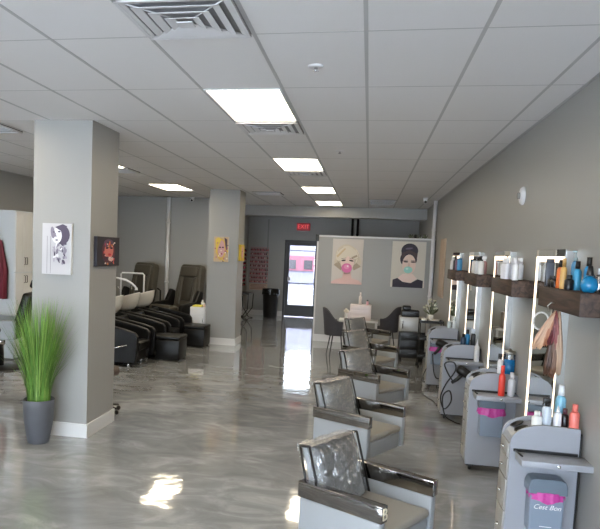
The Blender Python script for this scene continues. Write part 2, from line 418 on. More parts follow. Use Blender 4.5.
# ------------------------------------------------------------------ styling chairs
def styling_chair():
    t = thing('styling_chair', '', 'salon chair', (0, 0, 0), 0, 'plastic wrapped grey styling chairs in a row')
    b = MB(); b.lathe([(0, 0), (.24, 0), (.245, .008), (.24, .016), (.06, .035), (.045, .05), (0, .05)], 36); b.build('base', CHROME, t)
    MB().lathe([(0, .05), (.032, .05), (.032, .16), (.045, .17), (.045, .26), (0, .26)], 20).build('hydraulic_column', CHROME, t)
    MB().tube([(.0, -.04, .2), (-.05, -.16, .19), (-.08, -.24, .2)], .008).build('lift_lever', CHROME, t)
    for s in (1, -1):
        y = s*.298
        B(-.27, .26, y-.03, y+.03, .27, .525, bev=.01).build('side_panel', GREYV, t)
        B(-.28, .268, y-.03, y+.03, .527, .62, bev=.0025).build('armrest', ARMC, t, 'polished chrome armrest')
    B(-.22, .25, -.262, .262, .26, .40, bev=.02, seg=3).build('seat_frame', GREYV, t)
    B(-.2, .262, -.26, .26, .40, .455, bev=.025, seg=4).build('seat', SEATV, t)
    # reclined back
    def lean(z): return -.175-.135*(z-.42)/.42
    def cush(off, th, wob=0):
        def fn(u, v):
            z = .42+.38*v; y = -.24+.48*u
            e = 1-max(abs(2*u-1)**6, (2*v-1)**8)
            x = lean(z)+off+th*e*(.8+.2*math.cos((2*u-1)*1.2))
            return (x+wob*(random.random()-.5), y, z)
        return fn
    b = MB(); b.grid(cush(0, .065), 12, 12); b.grid(lambda u, v: cush(-.03, -.03)(1-u, v), 12, 12)
    for e in range(4):
        def side(u, v, e=e):
            p = [(0, u), (1, u), (u, 0), (u, 1)][e]
            a = cush(0, .065)(*p); c = cush(-.03, -.03)(*p)
            return tuple(a[k]*(1-v)+c[k]*v for k in range(3))
        b.grid(side, 12, 2)
    b.build('backrest', GREYV, t)
    pc = MB()
    rs = random.Random(3)
    ph = [rs.random()*6 for _ in range(8)]
    def wr(u, v):
        a = sum(math.sin((3+2*i)*(u*math.cos(ph[i])+v*math.sin(ph[i]))*3+ph[i]) for i in range(8))
        p = cush(.006, .072)(u, v); return (p[0]+.0035*a*(.3+.7*math.sin(PI*min(1, max(0, u)))), p[1]*1.03, .415+(p[2]-.42)*1.03)
    pc.grid(wr, 30, 30)
    pc.grid(lambda u, v: (cush(-.068, 0)(u, v)[0]+.004*math.sin(20*u+13*v), -.247+.494*u, .415+.395*v), 12, 12)
    pc.grid(lambda u, v: (lean(.81)+.045-.1*v+.004*math.sin(25*u), -.247+.494*u, .81+.003*math.sin(18*u+5*v)), 20, 4)
    pc.build('plastic_cover', PLASTIC, t, 'crinkled clear plastic cover over the backrest')
    for s in (1, -1):
        y = s*.257
        f = MB(); P = [(-.235, y, .43), (-.33, y, .80), (-.265, y, .81), (-.145, y, .43)]
        for i in range(3): f.tube([P[i], P[i+1]], .0075, 8)
        for p in P[1:3]: f.lathe([(0, -.0075), (.0075, 0), (0, .0075)], 8, c=p)
        f.tube([(-.24, y, .5), (-.24, s*.22, .5)], .006)
        f.build('back_frame', BLACKM, t, 'black tubular frame beside the backrest')
    return t
proto = styling_chair()
spots = [(.08, 3.92, -31, 'wrapped grey styling chair nearest the camera, chrome armrests, at the bottom edge'),
         (.005, 5.86, -30, 'second wrapped grey styling chair from the camera, whole near arm showing'),
         (.14, 7.86, -36, 'third wrapped grey styling chair in the row, middle of the five'),
         (.105, 9.9, -33, 'fourth wrapped grey styling chair, partly behind the third'),
         (.06, 11.95, -33, 'farthest wrapped grey styling chair, in front of the white drawer caddy')]
for i, (x, y, a, lb) in enumerate(spots):
    if i == 0: proto.location = (x, y, 0); proto.rotation_euler.z = math.radians(a); proto['label'] = lb
    else: dup(proto, (x, y, 0), math.radians(a), lb)
# pale B-shaped mark on the nearest armrest end
text('armrest_b_mark', 'B', .095, (.2705, -.298, .573), (PI/2, 0, PI/2), mat('pale_gold', (238, 228, 205), .3, .4), proto, .002)

# ------------------------------------------------------------------ mirrors and wooden shelves on the right wall
MX = 1.315
def mirror():
    t = thing('wall_mirror', '', 'mirror', (XR, 0, 0), 0, 'lit wall mirrors')
    y0_, y1_, z0, z1 = -.4, .4, .42, 2.03
    B(MX-XR+.006, 0, y0_+.01, y1_-.01, z0+.01, z1-.01).build('backing', SATIN, t)
    B(MX-XR, MX-XR+.006, y0_, y1_, z0, z1).build('glass', MIRROR, t)
    f = MB(); m0, m1 = .06, .075; X0, X1 = MX-XR-.003, MX-XR
    f.box(X0, X1, y0_+m0-.04, y1_-m0+.045, z1-m0-.032, z1-m0+.01)
    f.box(X0, X1, y0_+.012, y0_+.03, z0+.05, z1-m0-.03).box(X0, X1, y1_-.062, y1_-.015, z0+.05, z1-m0-.03).box(X0, X1, y0_+.042, y1_-.042, z0+.03, z0+.05)
    f.build('light_strip', LEDM, t, 'warm glowing light strip')
    return t
mlb = ['lit mirror nearest the camera, behind the hanging hair swatches', 'second lit mirror from the camera, left of the white bottles shelf',
       'third lit mirror from the camera', 'farthest lit mirror, above the last grey cart']
mp = mirror()
shl = ['nearest dark wooden wall shelf, with blue bottles on it', 'second dark wooden wall shelf, with white bottles on it',
       'third dark wooden wall shelf, with white and black bottles', 'farthest dark wooden wall shelf, with purple and blue boxes']
for i in range(4):
    y = 5.35+1.82*i
    if i == 0: mp.location = (XR, y, 0); mp['label'] = mlb[0]
    else: dup(mp, (XR, y, 0), 0, mlb[i])
def wshelf():
    t = thing('wooden_shelf', '', 'shelf', (XR, 0, 1.64), 0, 'dark wooden wall shelves')
    B(-.215, 0, -.46, .46, 0, .135, bev=.006).build('plank', SHELFW, t)
    return t
sp = wshelf(); ST = 1.775
for i in range(4):
    y = 4.46+1.82*i
    if i == 0: sp.location = (XR, y, 1.64); sp['label'] = shl[0]
    else: dup(sp, (XR, y, 1.64), 0, shl[i])

# pale wood panel on wall
t = tag(B(XR-.02, XR, 12.75, 13.6, 1.2, 2.3, bev=.004).build('wood_panel', PALEW), 'pale wooden panel on the right wall beyond the last mirror', 'wall panel')

# ------------------------------------------------------------------ bottles
def bottle(x, y, z, h, r, col, cap=(20, 20, 22), kind='pump', label='', cat='bottle', group=None, clear=False, ry=None):
    t = thing('bottle', label, cat, (x, y, z), 0, group)
    bm_ = CLEARB if clear else mat('plastic_%d_%d_%d' % col, col, .3)
    cm = mat('cap_%d_%d_%d' % cap, cap, .35)
    sh = h*.74
    MB().lathe([(0, 0), (r*.95, 0), (r, .004), (r, sh*.86), (r*.75, sh*.96), (r*.4, sh), (0, sh)], 18, sy=(ry or 1)).build('bottle_body', bm_, t)
    if kind == 'cap': MB().lathe([(0, sh), (r*.6, sh), (r*.55, h), (0, h)], 16).build('cap', cm, t)
    elif kind == 'tip': MB().lathe([(0, sh), (r*.5, sh), (r*.45, sh+.01), (r*.12, h), (0, h)], 16).build('cap', cm, t)
    elif kind == 'spray':
        b = MB(); b.lathe([(0, sh), (r*.5, sh), (r*.5, sh+h*.1), (0, sh+h*.1)], 14)
        b.box(-r*.9, r*.6, -r*.3, r*.3, sh+h*.1, h, bev=.003); b.tube([(-r*.6, 0, h*.9), (-r*.9, 0, h*.76)], r*.14, 6); b.build('spray_head', cm, t)
    else:
        b = MB(); b.lathe([(0, sh), (r*.55, sh), (r*.55, sh+h*.07), (r*.15, sh+h*.08), (r*.15, h*.97), (0, h*.97)], 14)
        b.box(-r*.9, r*.25, -r*.2, r*.2, h*.95, h, bev=.002); b.build('pump', cm, t)
    return t
def carton(x, y, z, w, d, h, col, label, cat='box', group=None, name='product_box'):
    t = thing(name, label, cat, (x, y, z), 0, group)
    B(-w/2, w/2, -d/2, d/2, 0, h*.85, bev=.002).build('carton', mat('carton_%d_%d_%d' % col, col, .4), t)
    c2 = tuple(int(v*.8) for v in col)
    B(-w/2*.94, w/2*.94, -d/2*.94, d/2*.94, h*.85, h, bev=.002).build('lid', mat('carton_%d_%d_%d' % c2, c2, .4), t)
    return t
Z = ST
# nearest shelf
t = thing('bottle', 'round bright blue bottle with black cap at the front corner of the nearest shelf', 'bottle', (1.225, 4.10, Z))
MB().lathe([(0, 0), (.028, 0), (.038, .012), (.045, .032), (.045, .05), (.036, .075), (.018, .09), (0, .096)], 26).build('bottle_body', mat('plastic_blue', (24, 120, 170), .15), t)
MB().lathe([(0, .095), (.018, .095), (.02, .1), (.012, .15), (0, .152)], 18).build('cap', mat('cap_20_20_22', (20, 20, 22), .35), t)
bottle(1.27, 4.28, Z, .20, .026, (30, 130, 185), (14, 14, 16), 'cap', 'tall blue bottle with black cap behind the round blue one')
bottle(1.235, 4.37, Z, .175, .024, (60, 150, 190), (14, 14, 16), 'cap', 'pale blue bottle with black cap, left of the tall blue one')
bottle(1.25, 4.48, Z, .24, .022, (70, 130, 165), (150, 170, 175), 'pump', 'tall slim blue grey bottle in the middle of the nearest shelf')
bottle(1.19, 4.36, Z, .09, .026, (18, 22, 28), (10, 10, 10), 'cap', 'short black bottle in front of the blue bottles on nearest shelf')
bottle(1.185, 4.47, Z, .19, .019, (205, 160, 90), (190, 150, 90), 'cap', 'slim tan bottle at the front edge of the nearest shelf')
bottle(1.2, 4.6, Z, .18, .022, (215, 110, 50), (14, 14, 14), 'cap', 'orange bottle with black cap on the nearest shelf')
for q, (yy, xx) in enumerate(((4.66, 1.19), (4.72, 1.25), (4.78, 1.2))):
    bottle(xx, yy, Z, .075, .028, (22, 20, 24), (60, 60, 66), 'cap', 'small black jar beside the grey box on the nearest shelf', 'jar', 'small black jars on the nearest shelf')
carton(1.2, 4.86, Z, .05, .03, .185, (86, 90, 100), 'tall slate grey box at the far end of the nearest shelf')
for q in range(4):
    bottle(1.33-.045*(q % 2), 4.06+.07*q, Z, .14, .02, (200, 210, 215), (190, 195, 200), 'cap', 'clear bottle against the wall behind the round blue bottle', group='clear bottles at the wall on the nearest shelf', clear=True)
# second shelf: white bottles
for q in range(7):
    bottle(1.19+.055*(q % 3), 6.02+.07*(q//3)+.2, Z, .19, .026, (214, 214, 220), (228, 228, 232), 'cap', 'white bottle in the tight cluster on the second shelf', group='white bottle cluster on the second shelf')
bottle(1.2, 5.93, Z, .19, .026, (222, 222, 226), (226, 226, 230), 'tip', 'single white bottle with pointed tip at the near end of the second shelf')
bottle(1.24, 6.5, Z, .21, .024, (205, 200, 205), (30, 26, 28), 'pump', 'pale bottle with dark pump at the far end of the second shelf')
# third shelf
c3 = [((225, 222, 220), (20, 20, 20), 'white bottle with black pump, nearest on the third shelf', 'pump'), ((200, 150, 150), (230, 225, 225), 'pinkish bottle with pale spray head on the third shelf', 'spray'),
      ((216, 214, 216), (30, 28, 30), 'white spray bottle in the middle of the third shelf', 'spray'), ((60, 50, 56), (16, 16, 16), 'dark brown bottle on the third shelf', 'cap'),
      ((222, 214, 208), (18, 18, 18), 'white bottle with black cap at the far end of the third shelf', 'cap')]
for q, (c, k, lb, kd) in enumerate(c3): bottle(1.21+.05*(q % 2), 7.74+.12*q, Z, .2, .03, c, k, kd, lb)
# fourth shelf
carton(1.22, 9.62, Z, .06, .08, .17, (60, 140, 190), 'bright blue box on the farthest wall shelf')
carton(1.22, 9.78, Z, .06, .1, .16, (120, 60, 100), 'purple box on the farthest wall shelf')
bottle(1.2, 9.9, Z, .2, .03, (60, 60, 66), (20, 20, 20), 'cap', 'dark bottle behind the purple box on the farthest shelf')
bottle(1.2, 10.2, Z, .19, .035, (225, 222, 220), (230, 230, 230), 'cap', 'white bottle at the far end of the farthest shelf')

# ------------------------------------------------------------------ hair swatches hanging from the nearest shelf
t = thing('hair_swatch_bundle', 'bundle of blonde, auburn and brown hair swatches hanging from the nearest wooden shelf', 'hair swatches', (1.135, 4.5, 1.655))
b = MB(); b.tube([(.025, 0, .03), (-.0, 0, .03), (-.02, 0, .01), (-.01, 0, -.02), (.005, 0, -.01)], .004, 6); b.build('hook', SATIN, t)
b = MB(); b.tube([(-.05-.045*math.cos(a), .01, -.09+.055*math.sin(a)) for a in [2*PI*i/20 for i in range(20)]], .006, 6, closed=True); b.build('ring', WHITE, t, 'white plastic ring')
b = MB(); b.box(.03, .062, -.01, .01, -.17, -.06, bev=.004); b.build('clip', BLACKP, t, 'black clip')
def lock(name, y0_, y1_, z1, w, col, seed, z0=-.02):
    rs = random.Random(seed); b = MB()
    for i in range(26):
        a = (rs.random()-.5); c = rs.random()-.5; L = rs.random()*.04
        pts = []
        for k in range(6):
            s = k/5
            pts.append((.03-.72*(y0_+(y1_-y0_)*s+a*w*(.15+.85*min(1, s*1.4))*(1 if s < .8 else 1.0-.5*(s-.8)*3)), c*.02*(.3+s)+.004*math.sin(s*5+i), z0+(z1-z0+L)*s))
        b.tube(pts, [.005, .008, .010, .010, .008, .003], 6)
    b.build(name, mat('hair_%d_%d_%d' % col, col, .35), t)
lock('hair_lock', .0, .16, -.27, .05, (196, 160, 134), 1)
lock('hair_lock', .0, .11, -.27, .04, (204, 166, 136), 2)
lock('hair_lock', .0, .07, -.25, .045, (170, 112, 82), 3)
lock('hair_lock', .0, .03, -.25, .05, (100, 32, 40), 4)
lock('hair_lock', .0, -.02, -.27, .04, (140, 70, 68), 5)
lock('hair_lock', .01, .04, -.44, .06, (78, 54, 42), 6, -.18)
lock('hair_lock', -.01, -.0, -.45, .06, (110, 78, 60), 7, -.16)
lock('hair_lock', -.03, -.06, -.43, .05, (176, 146, 122), 8)

# ------------------------------------------------------------------ rolling salon carts
def cart():
    t = thing('salon_cart', '', 'salon cart', (0, 0, 0), 0, 'grey rolling salon carts under the mirrors')
    W_, D_ = .405, .28
    def prof(dz, dx=0):
        return [(dx, .06), (W_-dx, .06), (W_-dx, .91-dz)]+[(max(dx, x), z-dz) for x, z in ((.30, .916), (.2, .918), (.14, .912), (.09, .897), (.05, .876), (.02, .85), (.004, .82), (0, .79))]
    MB().prism(prof(0), 0, .022, 'y', bev=.003).build('side_panel', LAM, t)
    MB().prism(prof(0), D_-.022, D_, 'y', bev=.003).build('side_panel', LAM, t)
    MB().prism(prof(.03, .006), .022, D_-.022, 'y').build('body', LAM, t)
    MB().box(W_, W_+.012, .01, D_-.01, .08, .88).build('gap_strip', BLACKP, t, 'black strip standing in for the shaded gap at the wall')  # black strip paints in the shaded gap between cart and wall
    for k, (z0, z1) in enumerate(((.09, .33), (.34, .54), (.55, .68), (.69, .78))):
        d_ = B(-.007, .006, .026, D_-.026, z0, z1, bev=.002).build('drawer', LAMD, t)
        MB().tube([(-.007, .12, (z0+z1)/2), (-.026, .13, (z0+z1)/2), (-.026, D_-.13, (z0+z1)/2), (-.007, D_-.12, (z0+z1)/2)], .005, 8).build('handle', CHROME, d_, 'chrome handle')
    for (x, y, z, tilt) in ((.075, .08, .868, .45), (.19, .12, .892, .05), (.075, .2, .868, .45)):
        M = Matrix.Translation((x, y, z)) @ Matrix.Rotation(-tilt, 4, 'Y')
        MB().lathe([(.036, 0), (.044, .003), (.044, .007), (.036, .007), (.034, -.002), (0, -.004)], 24, M=M).build('tool_hole', BLACKP, t, 'black rimmed tool hole')
    B(.01, W_-.01, .01, D_-.01, .05, .0599).build('base_plate', BLACKP, t)
    # fold-out side shelf with black slide
    s_ = MB(); s_.box(.03, W_+.035, -.2, -.012, .70, .74, bev=.003); sh = s_.build('side_shelf', LAM, t)
    MB().box(.02, W_-.01, -.012, 0, .74, .757).build('slide', BLACKP, sh, 'black slide rail')
    MB().tube([(.03, -.004, .748), (.05, -.12, .742)], .006, 6).build('bracket', BLACKP, sh)
    for dx in (-.02, 0, .02): pass
    MB().lathe([(0, 0), (.012, 0), (.01, .004), (0, .005)], 14, M=Matrix.Translation((.24, -.2, .72)) @ Matrix.Rotation(PI/2, 4, 'X')).build('knob', CHROME, sh)
    for x in (.05, W_-.05):
        for y in (.05, D_-.05):
            c = MB(); M = Matrix.Translation((x-.012, y, .03)) @ Matrix.Rotation(PI/2, 4, 'Y')
            c.lathe([(0, 0), (.027, 0), (.03, .004), (.03, .02), (.027, .024), (0, .024)], 18, M=M); c.box(x-.03, x+.03, y-.03, y+.03, .04, .062)
            c.build('caster', BLACKP, t)
    return t
CY = [4.42, 6.33, 8.3, 10.2]; CX = .905
CXS = [.94, .965, .945, .93]
clb = ['grey rolling salon cart nearest the camera, its side shelf folded out at the right edge', 'second grey rolling salon cart, with a red spray bottle on its side shelf',
       'third grey rolling salon cart, with a black hair dryer on its side', 'farthest grey rolling salon cart, beside the pink bag']
cp = cart()
for i in range(4):
    if i == 0: cp.location = (CXS[0], CY[0], 0); cp['label'] = clb[0]
    else: dup(cp, (CXS[i], CY[i], 0), 0, clb[i])
# waste bins
def wbin(x, y, z0, lb, textb=True, open_=False):
    t = thing('waste_bin', lb, 'bin', (x, y, z0), 0, 'grey bins with magenta liners on the carts')
    b = MB(); b.prism([(-.095, 0), (.095, 0), (.1, .24), (-.1, .24)], -.125, -.005, 'y', bev=.01); b.build('bin_body', BINB, t)
    l = MB(); l.prism([(-.112, .25), (.112, .25), (.112, .30), (.10, .335), (.07, .345), (-.07, .345), (-.10, .335), (-.112, .30)], -.11 if open_ else -.132, -.003, 'y', bev=.006); l.build('lid', BINL, t)
    p = MB(); rs = random.Random(9)
    def rg(u, v):
        a = u*2*PI; k = 1+.05*math.sin(a*9)+.04*math.sin(a*23)
        q = 4
        cx_, sy_ = math.cos(a), math.sin(a); n = (abs(cx_)**q+abs(sy_)**q)**(-1/q)
        return (.101*k*n*cx_*(1+(.15 if open_ else 0)*v), -.066+.07*k*n*sy_*(1+.05*v), .262-(.05 if open_ else .035)*v-.006*math.sin(a*7)*v-(.03*max(0, -sy_)*(1-cx_*cx_)*v))
    p.grid(rg, 60, 4); p.build('liner', PINK, t, 'magenta plastic liner')
    if textb:
        text('lettering', 'Cest Bon', .042, (0, -.1285, .17), (PI/2-.0, 0, 0), INK, t, .001, .35)
        B(-.035, .035, -.1262, -.125, .045, .049).build('fine_print', INK, t)
    return t
wbin(1.15, CY[0], .27, 'grey bin with white script lettering hung on the nearest cart')
wbin(1.15, CY[1], .36, 'grey bin with a ruffled magenta liner hung on the second cart', False, True)
wbin(1.06, CY[3], .38, 'small grey bin with magenta bag on the farthest cart', False, True)
# bottles on the carts
G = 'toiletry bottles on top of the nearest cart'
T = .92
bottle(1.10, CY[0]+.06, T-.032, .105, .032, (226, 226, 224), (226, 226, 224), 'cap', 'short white tub at the left of the bottles on the nearest cart')
bottle(1.16, CY[0]+.08, T-.032, .19, .03, (190, 200, 212), (25, 25, 28), 'spray', 'clear spray bottle with black head on the nearest cart', clear=False)
bottle(1.22, CY[0]+.06, T-.032, .15, .024, (224, 226, 232), (224, 226, 230), 'tip', 'slim white bottle with pointed cap on the nearest cart')
bottle(1.27, CY[0]+.09, T-.032, .13, .022, (30, 28, 32), (90, 50, 60), 'cap', 'short black bottle beside the coral one on the nearest cart')
bottle(1.315, CY[0]+.05, T-.032, .17, .03, (226, 120, 110), (226, 120, 110), 'cap', 'coral pink bottle at the right end of the nearest cart')
bottle(1.27, CY[0]+.2, T-.032, .26, .032, (130, 190, 220), (225, 230, 235), 'cap', 'tall light blue bottle at the back of the nearest cart')
bottle(1.215, CY[1]-.11, .74, .27, .028, (226, 64, 50), (228, 70, 55), 'cap', 'tall bright red bottle on the second cart side shelf')
bottle(1.30, CY[1]-.09, .74, .21, .03, (205, 208, 214), (225, 225, 228), 'cap', 'silver white bottle right of the red one on the second cart')
bottle(1.23, CY[1]+.1, T-.032, .2, .024, (220, 220, 222), (30, 30, 30), 'spray', 'white spray bottle behind the red bottle on the second cart')
t = thing('disinfectant_jar', 'tall clear jar of blue liquid on the second cart', 'jar', (1.31, CY[1]+.12, T-.032))
MB().lathe([(0, 0), (.05, 0), (.05, .15), (0, .15)], 24).build('blue_liquid', mat('blue_liquid', (20, 104, 160), .08), t)
MB().lathe([(.05, .15), (.05, .2)], 24).build('glass', CLEARB, t)
MB().lathe([(0, .2), (.052, .2), (.052, .225), (.015, .232), (.012, .25), (0, .25)], 24).build('lid', SATIN, t)
bottle(1.17, CY[2]+.12, T-.032, .15, .03, (30, 60, 90), (14, 14, 16), 'cap', 'dark blue bottle on top of the third cart')
bottle(1.22, CY[2]+.15, T-.032, .2, .03, (20, 120, 170), (16, 16, 20), 'cap', 'blue bottle with black cap on the third cart')
bottle(1.28, CY[2]+.1, T-.032, .22, .028, (22, 22, 26), (200, 205, 215), 'spray', 'black spray bottle on the third cart')
bottle(1.3, CY[2]-.1, .74, .27, .028, (222, 222, 224), (222, 222, 224), 'tip', 'white bottle on the third cart side shelf')
bottle(1.22, CY[3]+.1, T-.032, .16, .03, (180, 190, 190), (225, 225, 225), 'pump', 'pale pump bottle on the farthest cart')
bottle(1.29, CY[3]+.1, T-.032, .2, .028, (214, 218, 220), (210, 215, 215), 'cap', 'white bottle by the mirror on the farthest cart')

# hair dryers
def smooth(P, k=6):
    P = [Vector(p) for p in P]; o = []
    for i in range(len(P)-1):
        a, b, c, d = P[max(i-1, 0)], P[i], P[i+1], P[min(i+2, len(P)-1)]
        for j in range(k):
            t = j/k; o.append(.5*((2*b)+(c-a)*t+(2*a-5*b+4*c-d)*t*t+(3*b-a-3*c+d)*t**3))
    return o+[P[-1]]
def dryer(loc, rot, lb, cord):
    t = thing('hair_dryer', lb, 'hair dryer', loc, 0, 'black hair dryers on the carts'); t.scale = (1.2, 1.2, 1.2)
    M = Matrix.Rotation(rot, 4, 'Y')
    MB().lathe([(0, -.09), (.03, -.09), (.042, -.075), (.045, -.02), (.038, .03), (.028, .08), (.026, .1), (0, .1)], 20, M=M @ Matrix.Rotation(PI/2, 4, 'Y')).build('barrel', BLACKP, t)
    MB().prism([(.1, -.02), (.155, -.045), (.155, .045), (.1, .02)], -.012, .012, 'y', M=M).build('nozzle', BLACKP, t)
    MB().tube([(-.02, 0, -.02), (-.035, 0, -.09), (-.06, 0, -.15)], [.02, .019, .015], 12, M=M).build('handle', BLACKP, t)
    MB().tube(smooth(cord), .007, 8).build('cord', BLACKP, t)
    return t
dryer((1.17, CY[2]-.26, .62), .5, 'black hair dryer with looping cord on the side of the third cart',
      [(-.1, 0, -.1), (-.16, -.01, -.02), (-.2, -.01, .08), (-.12, -.02, .1), (-.1, -.02, .02), (-.18, -.02, -.12), (-.22, -.02, -.25), (-.18, -.02, -.36), (-.12, -.02, -.28), (-.14, -.02, -.18), (-.2, -.02, -.24), (-.17, -.02, -.42), (-.08, -.02, -.48), (-.02, 0, -.5)])
dryer((1.12, CY[3]-.24, .70), .3, 'black hair dryer on the farthest cart above the pink bag',
      [(-.12, 0, -.12), (-.1, -.01, -.3), (-.07, -.01, -.4), (-.03, 0, -.42)])
o = MB().tube(smooth([(.92, CY[3]-.03, .3), (.86, CY[3]-.05, .12), (.84, CY[3]-.25, .012), (.86, CY[3]-.6, .01), (.95, CY[3]-.9, .01), (.98, CY[3]-1.2, .01)]), .007, 8).build('power_cord', BLACKP)
tag(o, 'black power cord trailing on the floor by the farthest cart', 'cord')

# ------------------------------------------------------------------ art
def ell(cx, cy, rx, ry, n=22, a0=0, a1=2*PI, rot=0):
    o = []
    for i in range(n):
        a = a0+(a1-a0)*i/(n if a1-a0 > 6.28 else n-1); x, y = rx*math.cos(a), ry*math.sin(a)
        o.append((cx+x*math.cos(rot)-y*math.sin(rot), cy+x*math.sin(rot)+y*math.cos(rot)))
    return o
def art(label, w, h, loc, rz, bg, shapes, edge=(215, 214, 212), depth=.035):
    """canvas of width w, height h; local -y faces the viewer; loc is the wall point at the lower centre"""
    t = thing('canvas_print', label, 'picture', loc, rz)
    B(-w/2, w/2, -depth, 0, 0, h, bev=.002).build('canvas', mat('canvas_%d_%d_%d' % edge, edge, .7), t)
    m = MB(); y = -depth-.0006
    m.poly([(-w/2, y, 0), (w/2, y, 0), (w/2, y, h), (-w/2, y, h)], mat('ink_%d_%d_%d' % bg, bg, .6))
    for i, (pts, c) in enumerate(shapes):
        yy = y-.0005*(i+1)
        pts = [(min(1, max(0, p[0])), min(1, max(0, p[1]))) for p in pts]
        m.poly([((p[0]-.5)*w, yy, p[1]*h) for p in pts], mat('ink_%d_%d_%d' % c, c, .6))
    m.build('printed_image', None, t)
    return t
sk = (232, 208, 200); bl_ = (208, 196, 178); bl2 = (220, 210, 194); tan = (172, 156, 138)
blonde = [([(.0, 0), (.0, .04), (.12, .09), (.36, .14), (.4, .3), (.62, .3), (.66, .14), (.9, .09), (1, .03), (1, 0)], (222, 186, 180)),
          (ell(.46, .62, .36, .26), bl_), (ell(.2, .48, .13, .1), bl_), (ell(.82, .5, .13, .12), bl_), ([(.06, .42), (.3, .3), (.36, .4), (.2, .5)], tan), ([(.95, .4), (.72, .31), (.66, .4), (.8, .48)], tan),
          (ell(.5, .48, .215, .2), sk), ([(.4, .3), (.62, .3), (.6, .24), (.42, .22)], (176, 140, 140)),
          (ell(.36, .68, .26, .13, rot=.5), bl2), (ell(.62, .7, .24, .11, rot=-.4), bl2), ([(.14, .62), (.4, .8), (.44, .78), (.18, .58)], (206, 184, 150)),
          ([(.62, .6), (.8, .66), (.82, .62), (.66, .57)], tan),
          (ell(.38, .525, .075, .018, rot=.12), (70, 62, 66)), (ell(.63, .525, .075, .018, rot=-.12), (84, 72, 74)), ([(.3, .565), (.46, .585), (.46, .578), (.3, .555)], (120, 100, 90)), ([(.56, .585), (.72, .565), (.72, .555), (.56, .578)], (120, 100, 90)),
          (ell(.49, .36, .17, .105), (222, 120, 176)), (ell(.49, .385, .09, .05), (236, 150, 196)), (ell(.52, .4, .03, .02), (250, 225, 240))]
rs = random.Random(21)
for i in range(46):
    a = rs.random()*PI*1.25-.4; rr_ = .26+.12*rs.random()
    blonde.insert(6+i % 3, (ell(.49+rr_*math.cos(a), .6+.62*rr_*math.sin(a), .05+.06*rs.random(), .008+.012*rs.random(), 10, rot=a+1.2+rs.random()*.8), rs.choice([(226, 216, 200), (190, 176, 156), (214, 200, 180), (198, 186, 170)])))
art('picture of a blonde woman blowing a pink bubble, on the partition left', .66, .98, (-.455, 14.8, 1.29), 0, (206, 198, 192), blonde)
dk = (46, 38, 52); brn = (70, 52, 56)
dark = [([(.06, 0), (.06, .16), (.2, .2), (.34, .14), (.6, .1), (.8, .19), (.96, .16), (.96, 0)], (44, 36, 52)), ([(.36, .3), (.64, .3), (.78, .2), (.6, .1), (.36, .12), (.2, .2)], sk),
        (ell(.52, .8, .25, .16), dk), (ell(.5, .62, .25, .18), dk), (ell(.52, .5, .2, .22), (228, 204, 192)), ([(.3, .62), (.42, .72), (.6, .74), (.74, .62), (.76, .74), (.5, .82), (.28, .74)], brn),
        (ell(.42, .56, .075, .016), (50, 40, 46)), (ell(.64, .56, .075, .016), (50, 40, 46)), ([(.33, .59), (.49, .6), (.49, .592), (.33, .58)], (60, 46, 50)), ([(.57, .6), (.73, .59), (.73, .58), (.57, .592)], (60, 46, 50)),
        (ell(.52, .49, .025, .05), (214, 184, 172)), (ell(.5, .385, .13, .075), (150, 206, 198)), (ell(.47, .41, .04, .025), (190, 226, 220)), (ell(.5, .85, .11, .02, rot=.1), (96, 84, 104))]
art('picture of a dark haired woman blowing a mint bubble, on the partition right', .70, .98, (.83, 14.8, 1.28), 0, (206, 199, 188), dark)
ink = (84, 74, 94); ink2 = (138, 130, 146)
rs = random.Random(5)
bw = [(ell(.68, .78, .26, .19), ink), (ell(.5, .76, .17, .15), (232, 230, 234)), (ell(.36, .82, .07, .12, rot=.3), ink2), ([(.44, .93), (.7, .99), (.85, .95), (.7, .84), (.56, .88)], ink), (ell(.58, .84, .05, .015), ink), (ell(.4, .83, .04, .012), ink),
      ([(.44, .82), (.46, .82), (.5, .74), (.43, .74)], ink2), (ell(.5, .675, .05, .014), ink), ([(.6, .62), (.74, .7), (.86, .6), (.7, .56)], ink)]
for i in range(34): bw.append((ell(.62+(rs.random()-.5)*.5, .4+(rs.random()-.5)*.38, .02+rs.random()*.06, .01+rs.random()*.035, 9, rot=rs.random()*3), rs.choice([ink, ink2, (170, 164, 176), (232, 230, 234)])))
for x in (.2, .32): bw.append(([(x, .02), (x+.015, .02), (x+.015, .75), (x, .75)], (130, 128, 132)))
art('black and white ink portrait canvas on the front of the near pillar', .31, .5, (-3.015, 6.15, 1.63), 0, (196, 194, 198), bw)
rd = [(ell(.5, .5, .3, .42), (92, 44, 58)), (ell(.52, .55, .2, .3), (214, 120, 110)), (ell(.5, .78, .22, .15), (96, 70, 96)), (ell(.42, .62, .06, .03), (30, 22, 30)), (ell(.62, .62, .06, .03), (30, 22, 30)), (ell(.53, .4, .08, .04), (200, 40, 60)), (ell(.6, .25, .12, .08), (222, 196, 190))]
for i in range(30): rd.append((ell(.5+(rs.random()-.5)*.5, .45+(rs.random()-.5)*.75, .015+rs.random()*.04, .015+rs.random()*.04, 8), rs.choice([(220, 90, 90), (230, 180, 170), (60, 50, 80), (190, 60, 90), (240, 220, 210), (200, 120, 60)])))
art('dark canvas with a red and pink face on the right side of the near pillar', .6, .3, (-2.68, 6.54, 1.72), PI/2, (38, 34, 46), rd, (40, 38, 48))
yl = [(ell(.5, .5, .34, .44), (214, 176, 96)), (ell(.5, .52, .24, .34), (206, 160, 160)), (ell(.42, .58, .07, .03), (70, 40, 60)), (ell(.62, .58, .07, .03), (70, 40, 60)), (ell(.52, .32, .08, .03), (150, 50, 80)), ([(.1, .9), (.3, .98), (.5, .9), (.3, .6), (.15, .3)], (226, 196, 80)), ([(.9, .9), (.7, .98), (.8, .6), (.9, .3)], (80, 60, 80))]
